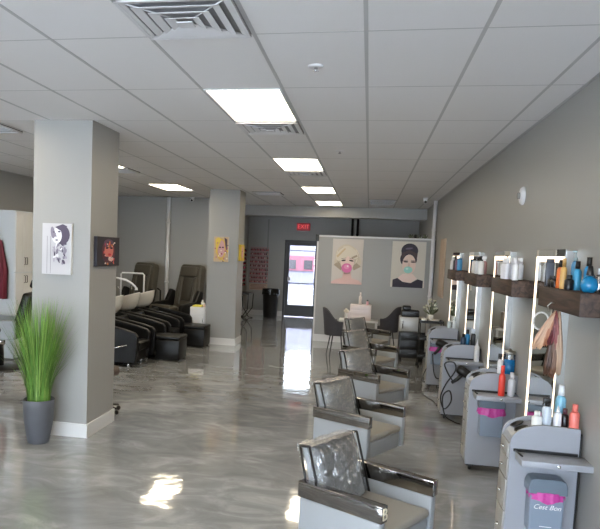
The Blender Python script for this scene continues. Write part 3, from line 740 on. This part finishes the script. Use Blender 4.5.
for i in range(20): yl.append((ell(rs.random(), rs.random(), .02+rs.random()*.05, .02+rs.random()*.03, 8), rs.choice([(220, 190, 90), (180, 90, 120), (240, 230, 200), (90, 70, 90)])))
art('colourful yellow and pink portrait canvas on the front of the far pillar', .3, .5, (-2.92, 13.2, 1.69), 0, (196, 170, 140), yl)
art('yellow edged canvas on the right side of the far pillar', .45, .33, (-2.58, 13.5, 1.72), PI/2, (206, 176, 60), yl[:3], (206, 176, 60))

# ------------------------------------------------------------------ potted grass
t = thing('potted_grass', 'tall green grass plant in a grey tapered pot beside the near pillar', 'potted plant', (-3.06, 5.88, 0))
MB().lathe([(0, 0), (.098, 0), (.104, .01), (.125, .12), (.142, .24), (.15, .36), (.152, .425), (.148, .43), (.138, .425), (.136, .39), (0, .39)], 40).build('pot', POT, t)
MB().lathe([(0, .4), (.1, .402), (.137, .395)], 30).build('soil', SOIL, t)
b = MB(); rs = random.Random(11)
for i in range(620):
    a = rs.random()*2*PI; r0 = .11*math.sqrt(rs.random()); hgt = .5+.55*rs.random()**.9; out = (.04+.27*rs.random()**1.1)
    ln = rs.random()*.5-.25
    wd = .003+.003*rs.random(); px, py = r0*math.cos(a), r0*math.sin(a); dx, dy = math.cos(a+ln), math.sin(a+ln)
    if rs.random() < .06: out += .12; hgt *= .8
    L_, R_ = [], []
    for k in range(6):
        s = k/5; o_ = out*s**1.7; z = .4+hgt*s*(1-.12*out*s)
        w_ = wd*(1-s**2)+.0004
        c_ = (px+dx*o_, min(py+dy*o_, .23-.02*((i*7) % 5)/5), z)
        L_.append((c_[0]-dy*w_, c_[1]+dx*w_, z)); R_.append((c_[0]+dy*w_, c_[1]-dx*w_, z))
    mm = GRASS if rs.random() < .7 else GRASS2
    tb = bmesh.new(); A = [tb.verts.new(p) for p in L_]; Bv = [tb.verts.new(p) for p in R_]
    for k in range(5): tb.faces.new([A[k], A[k+1], Bv[k+1], Bv[k]])
    b._take(tb, mm)
b.build('foliage', None, t)

# ------------------------------------------------------------------ shampoo chairs
def shampoo():
    t = thing('shampoo_chair', '', 'shampoo chair', (0, 0, 0), 0, 'black shampoo chairs with white bowls')
    for s in (1, -1):
        p = MB(); y = s*.30
        p.prism([(-.42, .07), (.42, .07), (.45, .3), (.45, .5), (.40, .56), (.22, .61), (-.1, .67), (-.42, .72)], y-.045, y+.045, 'y', bev=.015).build('arm_panel', BLACKV, t)
        MB().lathe([(0, 0), (.022, 0), (.018, .07), (0, .07)], 12, c=(.3, y, 0)).build('leg', CHROME, t, 'short chrome leg')
        MB().lathe([(0, 0), (.022, 0), (.018, .07), (0, .07)], 12, c=(-.34, y, 0)).build('leg', CHROME, t, 'short chrome leg')
    B(-.35, .47, -.25, .25, .26, .40, bev=.03, seg=3).build('seat', BLACKV, t)
    B(-.3, .42, -.25, .25, .1, .26, bev=.01).build('seat_base', BLACKV, t)
    M = Matrix.Translation((-.22, 0, .36)) @ Matrix.Rotation(-.3, 4, 'Y')
    B(-.06, .06, -.25, .25, 0, .34, bev=.04, seg=3, M=M).build('backrest', BLACKV, t)
    ped = B(-.85, -.5, -.18, .18, 0, .7, bev=.02).build('pedestal', BLACKV, t)
    bw_ = MB()
    M = Matrix.Translation((-.54, 0, .90)) @ Matrix.Rotation(-.3, 4, 'Y') 
    bw_.lathe([(0, -.2), (.09, -.2), (.17, -.14), (.235, -.02), (.262, .06), (.27, .075), (.255, .08), (.22, .02), (.15, -.1), (.07, -.15), (0, -.155)], 30, M=M, sx=1.1, sy=.98)
    bo = bw_.build('wash_bowl', CERAM, t, 'white ceramic wash bowl')
    MB().tube([(-.80, .08, 1.04), (-.80, .08, 1.12), (-.76, .06, 1.15), (-.70, .04, 1.11)], .011, 10).build('faucet', CHROME, bo)
    lv = MB(); lv.tube([(-.05, -.352, .28), (.02, -.375, .29), (.28, -.375, .36)], .008, 8); lv.lathe([(0, 0), (.026, 0), (.022, .02), (0, .025)], 14, M=Matrix.Translation((-.06, -.345, .28)) @ Matrix.Rotation(PI/2, 4, 'X'))
    lv.lathe([(0, -.016), (.016, 0), (0, .016)], 10, c=(.28, -.375, .36)); lv.build('recline_lever', CHROME, t, 'chrome recline lever')
    return t
sp_ = shampoo()
sl = ['nearest black shampoo chair, showing its chrome lever beside the near pillar', 'second black shampoo chair from the near pillar', 'third black shampoo chair, behind the first ottoman', 'farthest black shampoo chair, in front of the massage chairs']
for i, y in enumerate((10.35, 11.25, 12.15, 13.05)):
    loc = (-3.98-.0*i, y, 0)
    if i == 0: sp_.location = loc; sp_['label'] = sl[0]
    else: dup(sp_, loc, 0, sl[i])
def ottoman(x, y, lb):
    t = thing('ottoman', lb, 'ottoman', (x, y, 0), 0, 'black cube ottomans')
    B(-.21, .21, -.25, .25, .02, .36, bev=.012).build('box', BLACKV, t)
    B(-.215, .215, -.255, .255, .362, .425, bev=.02, seg=3).build('lid_cushion', BLACKV, t)
    for sx in (-.17, .17):
        for sy in (-.2, .2): MB().lathe([(0, 0), (.02, 0), (.02, .02), (0, .02)], 10, c=(sx, sy, 0)).build('foot', BLACKP, t)
ottoman(-3.29, 11.12, 'nearer black cube ottoman on the grey floor')
ottoman(-3.28, 12.85, 'farther black cube ottoman beside the far pillar')

# massage chairs
def massage():
    t = thing('massage_chair', '', 'massage chair', (0, 0, 0), 0, 'olive leather pedicure massage chairs')
    B(-.36, .36, -.55, .3, .0, .42, bev=.05, seg=3).build('base', BLACKP, t)
    B(-.3, .3, -.55, .15, .42, .58, bev=.05, seg=4).build('seat', OLIVE, t)
    M = Matrix.Translation((0, .14, .5)) @ Matrix.Rotation(-.22, 4, 'X')
    bk = MB(); bk.prism([(-.34, 0), (.34, 0), (.35, .5), (.31, 1.02), (.27, 1.1), (-.27, 1.1), (-.31, 1.02), (-.35, .5)], 0, .2, 'y', bev=.035, M=M)
    bo = bk.build('backrest', OLIVE, t)
    B(-.13, .13, -.025, .01, .25, .78, bev=.01, M=M).build('quilted_panel', OLIVE2, bo, 'quilted centre strip')
    for s in (1, -1): B(s*.2-.04, s*.2+.04, -.03, .01, .15, .8, bev=.015, M=M).build('side_bolster', OLIVE, bo)
    B(-.25, .25, -.06, .01, .8, 1.04, bev=.035, seg=3, M=M).build('head_pillow', OLIVE, t)
    B(-.33, .33, -.68, -.42, .52, .68, bev=.06, seg=4).build('front_roll', OLIVE, t)
    for s in (1, -1):
        a = MB(); a.prism([(-.5, .4), (.2, .4), (.28, .95), (.16, 1.0), (.0, .74), (-.45, .70)], s*.41-.055, s*.41+.055, 'x', bev=.02); a.build('armrest', BLACKP, t, 'glossy black armrest')
    MB().tube([(-.5, -.1, .5), (-.5, -.1, .95), (-.5, -.2, 1.0)], .018, 8).build('remote_stand', BLACKP, t)
    return t
m1 = massage(); m1.location = (-4.13, 14.5, 0); m1.rotation_euler.z = math.radians(-24)
m1['label'] = 'olive leather massage chair right of the white pipe, by the far pillar'
dup(m1, (-5.25, 14.5, 0), math.radians(-24), 'olive leather massage chair left of the white pipe')
# white tube frame and arc lamp above the bowls
o = MB().tube([(-5.2, 13.6, 0), (-5.2, 13.6, 1.33), (-5.17, 13.6, 1.36), (-4.71, 13.6, 1.36), (-4.68, 13.6, 1.33), (-4.68, 13.6, .0)], .018, 10).build('tube_rack', WHITE)
tag(o, 'white square tube frame standing behind the shampoo bowls', 'rack')
t = thing('arc_lamp', 'white curved arc lamp reaching over the shampoo bowls', 'lamp', (-4.98, 11.7, 0))
MB().lathe([(0, 0), (.08, 0), (.08, .02), (.02, .03), (0, .03)], 20).build('base', WHITE, t)
MB().tube([(0, 0, .02), (0, 0, 1.05), (.08, 0, 1.2), (.25, 0, 1.31), (.42, 0, 1.34), (.6, 0, 1.31), (.72, 0, 1.25), (.8, 0, 1.18)], .018, 10).build('arm', WHITE, t)
MB().lathe([(0, 0), (.03, 0), (.02, .05), (0, .05)], 12, c=(.81, 0, 1.13)).build('lamp_head', WHITE, t)
# small white cabinet by far pillar
t = thing('side_cabinet', 'small white side cabinet between the massage chair and the far pillar', 'cabinet', (-3.43, 13.65, 0))
B(-.17, .17, -.2, .2, .03, .72, bev=.004).build('body', WHITE, t)
dd = B(-.15, .15, -.215, -.2, .08, .68, bev=.003).build('door', WHITE, t)
MB().tube([(.11, -.225, .4), (.11, -.225, .5)], .006, 8).build('handle', CHROME, dd)
for sx in (-.14, .14):
    for sy in (-.17, .17): MB().lathe([(0, 0), (.018, 0), (.018, .03), (0, .03)], 8, c=(sx, sy, 0)).build('foot', BLACKP, t)
o = B(-3.56, -3.38, 13.48, 13.7, .72, .755, bev=.01).build('folded_cloth', mat('yellow_cloth', (220, 206, 90), .9)); tag(o, 'folded yellow cloth on the small white side cabinet', 'cloth')
bottle(-3.32, 13.55, .72, .09, .025, (225, 200, 190), (235, 235, 235), 'cap', 'small peach bottle on the white side cabinet')
bottle(-3.42, 13.78, .72, .13, .03, (230, 230, 230), (235, 235, 235), 'cap', 'white jar behind the yellow cloth', 'jar')

# rolling stool glimpsed behind near pillar
t = thing('rolling_stool', 'rolling stool mostly hidden behind the near pillar, one wheel showing', 'stool', (-2.92, 7.2, 0))
MB().lathe([(0, .45), (.16, .45), (.17, .48), (.16, .53), (0, .54)], 24).build('seat', mat('brown_vinyl', (74, 58, 50), .5), t)
MB().lathe([(0, .08), (.02, .08), (.02, .45), (0, .45)], 12).build('gas_lift', CHROME, t)
for k in range(5):
    a = -.35+k*2*PI/5; c, s = math.cos(a), math.sin(a)
    lg = MB().tube([(0, 0, .1), (c*.19, s*.19, .065)], .012, 8).build('leg', BLACKP, t)
    MB().lathe([(0, -.011), (.022, -.011), (.026, -.006), (.026, .006), (.022, .011), (0, .011)], 16, M=Matrix.Translation((c*.19, s*.19, .026)) @ Matrix.Rotation(a, 4, 'Z') @ Matrix.Rotation(PI/2, 4, 'X')).build('caster', BLACKP, lg)

# ------------------------------------------------------------------ left background
def cabinet(y, lb):
    t = thing('tall_cabinet', lb, 'cabinet', (-5.62, y, 0), 0, 'tall cream cabinets along the left wall')
    B(-.56, 0, 0, .62, .02, 2.44).build('body', CABS, t)
    for z0, z1, hz in ((.08, 1.42, 1.26), (1.44, 2.42, 1.56)):
        for q in (0, 1):
            d_ = MB(); a, b_ = .006+q*.307, .306+q*.307
            d_.box(0, .02, a, b_, z0, z1, bev=.002)
            for e in ((a, a+.05, z0, z1), (b_-.05, b_, z0, z1), (a+.05, b_-.05, z0, z0+.05), (a+.05, b_-.05, z1-.05, z1)): d_.box(.02, .026, e[0], e[1], e[2], e[3])
            do = d_.build('door', CAB, t)
            hy = b_-.03 if q == 0 else a+.03
            MB().tube([(.026, hy, hz), (.05, hy, hz+.005), (.05, hy, hz+.115), (.026, hy, hz+.12)], .006, 8).build('handle', BLACKM, do, 'black bar handle')
    return t
cabinet(9.9, 'tall cream cabinet with black handles at the left edge, nearest end')
cabinet(10.54, 'tall cream cabinet mostly hidden behind the near pillar')
# cape hanging on the cabinet end
t = thing('hanging_cape', 'dark red and black cape hanging at the left edge on the cabinet end', 'cape', (-5.86, 9.9, 1.95))
MB().tube([(0, 0, 0), (0, -.05, 0), (0, -.06, .03)], .006, 6).build('hook', BLACKM, t)
b = MB()
def cp_(u, v, o=0):
    a = (u-.5); return (a*.34*(.3+.7*min(1, v*2)), -.06-.03*math.sin(u*26)*v-.02*v+o, .0-.95*v)
b.grid(cp_, 40, 12, mat('cape_red', (110, 24, 40), .6)); b.grid(lambda u, v: cp_(1-u, v, .02), 40, 12, mat('cape_black', (26, 22, 28), .6)); b.build('cloth', None, t)
# salon chair on the left
t = thing('barber_chair', 'black and grey salon chair at the left edge behind the grass plant', 'salon chair', (-5.43, 9.2, 0), math.radians(190)); t.scale = (1.18, 1.18, 1.18)
MB().lathe([(0, 0), (.3, 0), (.3, .012), (.27, .022), (.06, .04), (0, .04)], 32).build('base', BLACKM, t)
MB().lathe([(0, .04), (.04, .04), (.04, .3), (.055, .31), (.055, .4), (0, .4)], 16).build('hydraulic_column', CHROME, t)
B(-.27, .27, -.26, .26, .4, .54, bev=.04, seg=3).build('seat', BLACKV, t)
M = Matrix.Translation((-.27, 0, .5)) @ Matrix.Rotation(-.3, 4, 'Y')
B(-.06, .06, -.27, .27, 0, .52, bev=.04, seg=3, M=M).build('backrest', BLACKV, t)
B(-.05, .05, -.13, .13, .58, .70, bev=.03, seg=3, M=M).build('headrest', BLACKV, t)
MB().tube([(0, 0, .5), (0, 0, .6)], .015, 8, M=M).build('headrest_post', CHROME, t)
for s in (1, -1):
    a_ = MB().prism([(-.3, .42), (.2, .42), (.28, .5), (.3, .62), (.26, .66), (-.3, .66)], s*.32-.03, s*.32+.03, 'y', bev=.012).build('arm_panel', GREYV, t)
    MB().lathe([(0, 0), (.13, 0), (.13, .004), (0, .004)], 24, sy=.5, M=Matrix.Translation((0, s*.354, .54)) @ Matrix.Rotation(PI/2, 4, 'X')).build('inset', BLACKP, a_, 'black oval inset')
MB().tube([(.25, -.15, .42), (.38, -.15, .2), (.46, -.15, .16), (.46, .15, .16), (.38, .15, .2), (.25, .15, .42)], .012, 8).build('footrest', CHROME, t)

# ------------------------------------------------------------------ nail table group by the partition
def tub(loc, rz, lb, m):
    t = thing('tub_chair', lb, 'chair', loc, rz, 'upholstered tub chairs by the partition')
    MB().lathe([(0, .40), (.17, .40), (.19, .43), (.19, .48), (.17, .5), (0, .505)], 26).build('seat', m, t)
    b = MB()
    def sh(u, v, ro=0):
        a = PI-1.75+3.5*u; k = .5+.5*math.cos((u-.5)*2*PI*.95)
        k = k*k*(3-2*k); top = .66+.25*k
        z = .40+(top-.40)*v; r = .205+.035*v+ro+.02*v*k
        return (r*math.cos(a), r*math.sin(a), z)
    b.grid(lambda u, v: sh(u, v, .03), 28, 8); b.grid(lambda u, v: sh(1-u, v, -.015), 28, 8)
    b.grid(lambda u, v: tuple(sh(u, 1, .03)[k]*(1-v)+sh(u, 1, -.015)[k]*v+(0, 0, .014*math.sin(PI*v))[k] for k in range(3)), 28, 4)
    b.grid(lambda u, v: tuple(sh(u, 0, .03)[k]*(1-v)+sh(u, 0, -.015)[k]*v for k in range(3)), 28, 1)
    for e in (0, 1): b.grid(lambda u, v, e=e: tuple(sh(e, u, .03)[k]*(1-v)+sh(e, u, -.015)[k]*v for k in range(3)), 8, 1)
    b.build('backrest', m, t)
    for a in (45, 135, 225, 315):
        c, s = math.cos(math.radians(a)), math.sin(math.radians(a))
        MB().tube([(c*.14, s*.14, .41), (c*.22, s*.22, 0)], [.014, .009], 8).build('leg', BLACKM, t)
tub((-.52, 12.83, 0), math.radians(15), 'charcoal tub chair with thin black legs left of the nail table', CHAR)
tub((.42, 13.95, 0), math.radians(160), 'dark tub chair right of the nail table, in front of the partition', CHAR)
t = thing('nail_table', 'pale nail table holding the white drawer caddy, behind the farthest styling chair', 'table', (-.08, 13.35, 0))
B(-.43, .32, -.24, .22, .63, .665, bev=.004).build('tabletop', WHITE, t)
for sx in (-.31, .29):
    for sy in (-.19, .19): B(sx-.02, sx+.02, sy-.02, sy+.02, 0, .63).build('leg', WHITE, t)
t = thing('drawer_caddy', 'stepped white drawer caddy standing on the nail table', 'caddy', (-.16, 13.35, .665)); t.scale = (1.45, 1.2, 1.1)
PW = mat('caddy_white', (224, 210, 206), .4)
cb_ = MB(); cb_.box(-.1, .18, -.12, .12, 0, .27, bev=.005).box(-.17, -.1, -.12, .12, 0, .14, bev=.004); cbo = cb_.build('body', PW, t)
for k in range(3): B(-.09, .17, -.13, -.12, .02+k*.085, .09+k*.085, bev=.002).build('drawer', PW, t)
bottle(-.12, 13.35, .962, .24, .03, (226, 216, 212), (226, 216, 212), 'cap', 'tall white bottle on top of the white drawer caddy')
bottle(.02, 13.35, .962, .10, .024, (220, 170, 180), (30, 26, 30), 'cap', 'small pink bottle with dark cap on the white drawer caddy')
t = thing('flower_vase', 'small vase of cream flowers left of the white drawer caddy', 'vase', (-.37, 13.16, .665))
MB().lathe([(0, 0), (.025, 0), (.03, .05), (.018, .1), (.022, .12), (0, .12)], 16).build('vase', CERAM, t)
for k in range(7):
    a = k*.9; r = .025*(k > 0)
    MB().lathe([(0, -.022), (.018, -.012), (.026, .004), (.016, .018), (0, .02)], 10, c=(r*1.4*math.cos(a), r*1.4*math.sin(a), .16+.02*(k % 3))).build('flower', mat('cream_flower', (222, 208, 190), .7), t)
# black cabinet, silver towel warmer, printer
t = thing('black_trolley', 'black cabinet trolley under the silver towel warmer', 'trolley', (.86, 12.9, 0))
B(-.23, .23, -.2, .2, .06, .555, bev=.006).build('body', BLACKP, t)
for z in (.08, .24, .40):
    d_ = B(-.21, .21, -.215, -.2, z, z+.14, bev=.004).build('drawer', BLACKP, t)
    B(-.05, .05, -.225, -.215, z+.06, z+.075).build('handle', BLACKM, d_)
for sx in (-.19, .19):
    for sy in (-.16, .16): MB().lathe([(0, 0), (.025, 0), (.025, .06), (0, .06)], 12, c=(sx, sy, 0)).build('caster', BLACKP, t)
t = thing('towel_warmer', 'silver towel warmer box on the black trolley', 'towel warmer', (.85, 12.85, .555))
B(-.23, .23, -.17, .17, 0, .27, bev=.012).build('case', SILV, t)
d_ = B(-.22, .2, -.185, -.17, .02, .25, bev=.006).build('door', SILV, t)
MB().tube([(-.17, -.185, .06), (-.17, -.215, .07), (-.17, -.215, .2), (-.17, -.185, .21)], .01, 8).build('handle', CHROME, d_)
t = thing('black_printer', 'black printer on top of the silver towel warmer', 'printer', (.82, 12.88, .825))
B(-.17, .15, -.13, .13, 0, .12, bev=.012).build('body', BLACKP, t)
B(-.15, .0, -.08, .12, .12, .2, bev=.02).build('paper_feed', BLACKP, t)
B(-.1, .08, -.17, -.13, .03, .045).build('tray', BLACKP, t)
# supply cart
t = thing('supply_trolley', 'black rolling supply trolley by the right wall before the white pipe', 'trolley', (1.13, 12.15, 0))
for z in (.2, .5, .8):
    s_ = MB(); s_.box(-.2, .2, -.17, .17, z, z+.015); 
    for e in ((-.2, .2, -.17, -.16), (-.2, .2, .16, .17), (-.2, -.19, -.16, .16), (.19, .2, -.16, .16)): s_.box(e[0], e[1], e[2], e[3], z+.015, z+.045)
    s_.build('tray', BLACKP, t)
for sx in (-.19, .19):
    for sy in (-.16, .16): MB().tube([(sx, sy, .05), (sx, sy, .83)], .01, 8).build('post', BLACKM, t); MB().lathe([(0, 0), (.022, 0), (.022, .05), (0, .05)], 10, c=(sx, sy, 0)).build('caster', BLACKP, t)
for (dx, dy, w_, h_, lb) in ((-.12, -.05, .12, .06, 'white dish at the left of the supply trolley top'), (.06, -.06, .16, .05, 'white dish at the right of the supply trolley top')):
    o = MB().lathe([(0, 0), (w_*.35, 0), (w_*.5, h_), (w_*.47, h_), (w_*.33, .008), (0, .008)], 20, c=(1.13+dx, 12.15+dy, .815)).build('dish', CERAM); tag(o, lb, 'dish')
t = thing('flower_arrangement', 'pale green and white flower arrangement on the supply trolley', 'flowers', (1.13, 12.23, .815))
MB().lathe([(0, 0), (.04, 0), (.05, .08), (.035, .12), (0, .12)], 16).build('vase', CERAM, t)
b = MB(); c_ = MB(); rs = random.Random(4)
for k in range(46):
    a = rs.random()*2*PI; e = rs.random()*1.3; r = .12+.05*rs.random()
    p = (r*math.cos(a)*math.cos(e)*.8, r*math.sin(a)*math.cos(e)*.8, .16+r*math.sin(e)*1.5)
    if k % 2: b.lathe([(0, -.02), (.022, -.005), (.02, .012), (0, .02)], 8, c=p)
    else: c_.tube([(0, 0, .1), p], [.003, .01], 5)
b.build('blossoms', mat('pale_blossom', (214, 212, 196), .8), t); c_.build('leaves', mat('sage_leaf', (110, 120, 96), .7), t)

# foliage and bracket on the partition top
t = thing('garland', 'small leafy decoration on top of the partition by the white pipe', 'decoration', (1.0, 14.86, 2.335))
b = MB()
for k in range(40):
    x = (rs.random()-.5)*.36; a = rs.random()*6; h_ = .02+.07*rs.random()
    b.tube([(x, 0, .004), (x+.03*math.cos(a), .03*math.sin(a), h_)], [.004, .012], 5)
b.build('leaves', mat('olive_leaf', (86, 90, 70), .8), t)
o = MB().lathe([(0, 0), (.03, 0), (.035, .04), (.02, .07), (0, .09)], 12, c=(.95, 14.83, 2.335)).build('black_ornament', BLACKP); tag(o, 'tiny black ornament on the partition top beside the leaves', 'ornament')
o = B(-1.16, -1.09, 14.76, 14.79, 2.2, 2.345, bev=.003).build('corner_bracket', BLACKP); tag(o, 'black bracket at the upper left corner of the partition', 'bracket')

# ------------------------------------------------------------------ far alcove: bin, rack, polish displays
t = thing('trash_can', 'black trash can with a bag against the far wall', 'trash can', (-2.76, 19.4, 0))
MB().lathe([(0, 0), (.19, 0), (.2, .02), (.235, .78), (.25, .8), (.25, .83), (.23, .83), (.2, .1), (0, .08)], 32).build('can', BLACKP, t)
MB().grid(lambda u, v: ((.252+.012*math.sin(u*60)*v)*math.cos(2*PI*u), (.252+.012*math.sin(u*60)*v)*math.sin(2*PI*u), .845-.16*v-.02*math.sin(u*17)*v), 90, 4).build('bag', mat('black_bag', (14, 14, 16), .25), t)
o = B(-2.36, -2.28, YP-.012, YP, 1.08, 1.2, bev=.003).build('light_switch', WHITE); tag(o, 'white light switch left of the glass door', 'light switch')
t = thing('folding_table', 'black folding table with thin legs beneath the nail polish rack', 'table', (-3.38, 18.6, 0))
B(-.2, .2, -.5, .5, .72, .75, bev=.004).build('tabletop', BLACKM, t)
for sy in (-.4, .4):
    MB().tube([(-.17, sy, .72), (-.12, sy, .3), (.05, sy, .02), (.17, sy, .012)], .014, 8).build('leg', BLACKM, t)
    MB().tube([(.17, sy, .72), (.15, sy, .3), (-.05, sy, .02), (-.17, sy, .012)], .014, 8).build('leg', BLACKM, t)
def rack(loc, rz, lb, cols, rows, w, h, grp, blab, cols_):
    t = thing('polish_rack', lb, 'display rack', loc, rz)
    B(-w/2, w/2, -.01, 0, 0, h).build('back_board', mat('rack_board', (170, 140, 140), .6), t)
    for r in range(rows):
        B(-w/2, w/2, -.06, -.01, r*h/rows, r*h/rows+.008).build('ledge', mat('rack_ledge', (150, 130, 132), .4), t)
    R = Matrix.Rotation(rz, 4, 'Z'); meshes = {}
    for r in range(rows):
        for c in range(cols):
            col = cols_[(r*5+c*3+(r*c) % 4) % len(cols_)]
            if col not in meshes:
                b = MB(); cm = mat('polish_%d_%d_%d' % col, col, .2)
                b.lathe([(0, 0), (.014, 0), (.015, .004), (.015, .034), (.008, .042), (0, .042)], 10, m=cm)
                b.lathe([(0, .042), (.008, .042), (.006, .078), (0, .078)], 8, m=mat('cap_20_20_22', (20, 20, 22), .35))
                o = b.build('nail_polish_bottle'); meshes[col] = o
            else:
                o = meshes[col].copy(); C.objects.link(o)
            p = Vector(loc)+R @ Vector((-w/2+(c+.5)*w/cols, -.035, r*h/rows+.008)); o.location = p; tag(o, blab, 'nail polish', grp)
reds = ((150, 40, 60), (190, 60, 80), (120, 30, 48), (200, 120, 130), (90, 30, 50), (210, 180, 180))
pal = reds+((200, 170, 150), (160, 60, 70), (130, 40, 60))
rack((-3.24, YP, .98), 0, 'pink board nail polish rack on the far wall', 12, 9, .56, 1.08, 'nail polish on the far wall rack', 'small nail polish bottle on the far wall rack', pal)
rack((-3.6, 19.15, .9), PI/2, 'dark red nail polish rack on the side wall of the alcove', 10, 9, .8, 1.12, 'nail polish on the alcove side wall rack', 'small nail polish bottle on the alcove side wall rack', reds[:5])
t = thing('price_board', 'small beige board with rows below the far wall polish rack', 'sign', (-3.24, YP, .76))
B(-.28, .28, -.015, 0, 0, .19).build('board', mat('beige_board', (186, 162, 144), .7), t)
for k in range(4): B(-.24+.02*(k % 2), .24-.03*(k % 3), -.0165, -.015, .03+k*.04, .044+k*.04).build('print_row', mat('brown_print', (130, 90, 86), .7), t)

# ------------------------------------------------------------------ world, camera, view
wd = bpy.data.worlds.new('World'); bpy.context.scene.world = wd; wd.use_nodes = True
bg = wd.node_tree.nodes['Background']; bg.inputs['Color'].default_value = (.79, .89, 1, 1); bg.inputs['Strength'].default_value = 7.0

cam = bpy.data.cameras.new('camera'); co = bpy.data.objects.new('camera', cam); C.objects.link(co)
yaw, pitch, roll, fpx, pcx, pcy = .20211447, .0844973, .0388305, 667.306, 229.7486, 306.3806
cy_, sy_ = math.cos(yaw), math.sin(yaw)
f_ = Vector((-sy_, cy_, 0)); r_ = Vector((cy_, sy_, 0)); u_ = Vector((0, 0, 1))
f2 = f_*math.cos(pitch)-u_*math.sin(pitch); u2 = f_*math.sin(pitch)+u_*math.cos(pitch)
r3 = r_*math.cos(roll)+u2*math.sin(roll); u3 = -r_*math.sin(roll)+u2*math.cos(roll)
M = Matrix((r3, u3, -f2)).transposed().to_4x4(); M.translation = Vector((0, 0, 1.9373))
co.matrix_world = M
cam.sensor_fit = 'HORIZONTAL'; cam.sensor_width = 36; cam.lens = 36*fpx/600
cam.shift_x = (300-pcx)/600; cam.shift_y = (pcy-264.5)/600; cam.clip_end = 300; cam.clip_start = .05
bpy.context.scene.camera = co
vs = bpy.context.scene.view_settings
vs.view_transform = 'Standard'; vs.look = 'None'; vs.exposure = 1.42; vs.gamma = 1; vs.use_curve_mapping = False
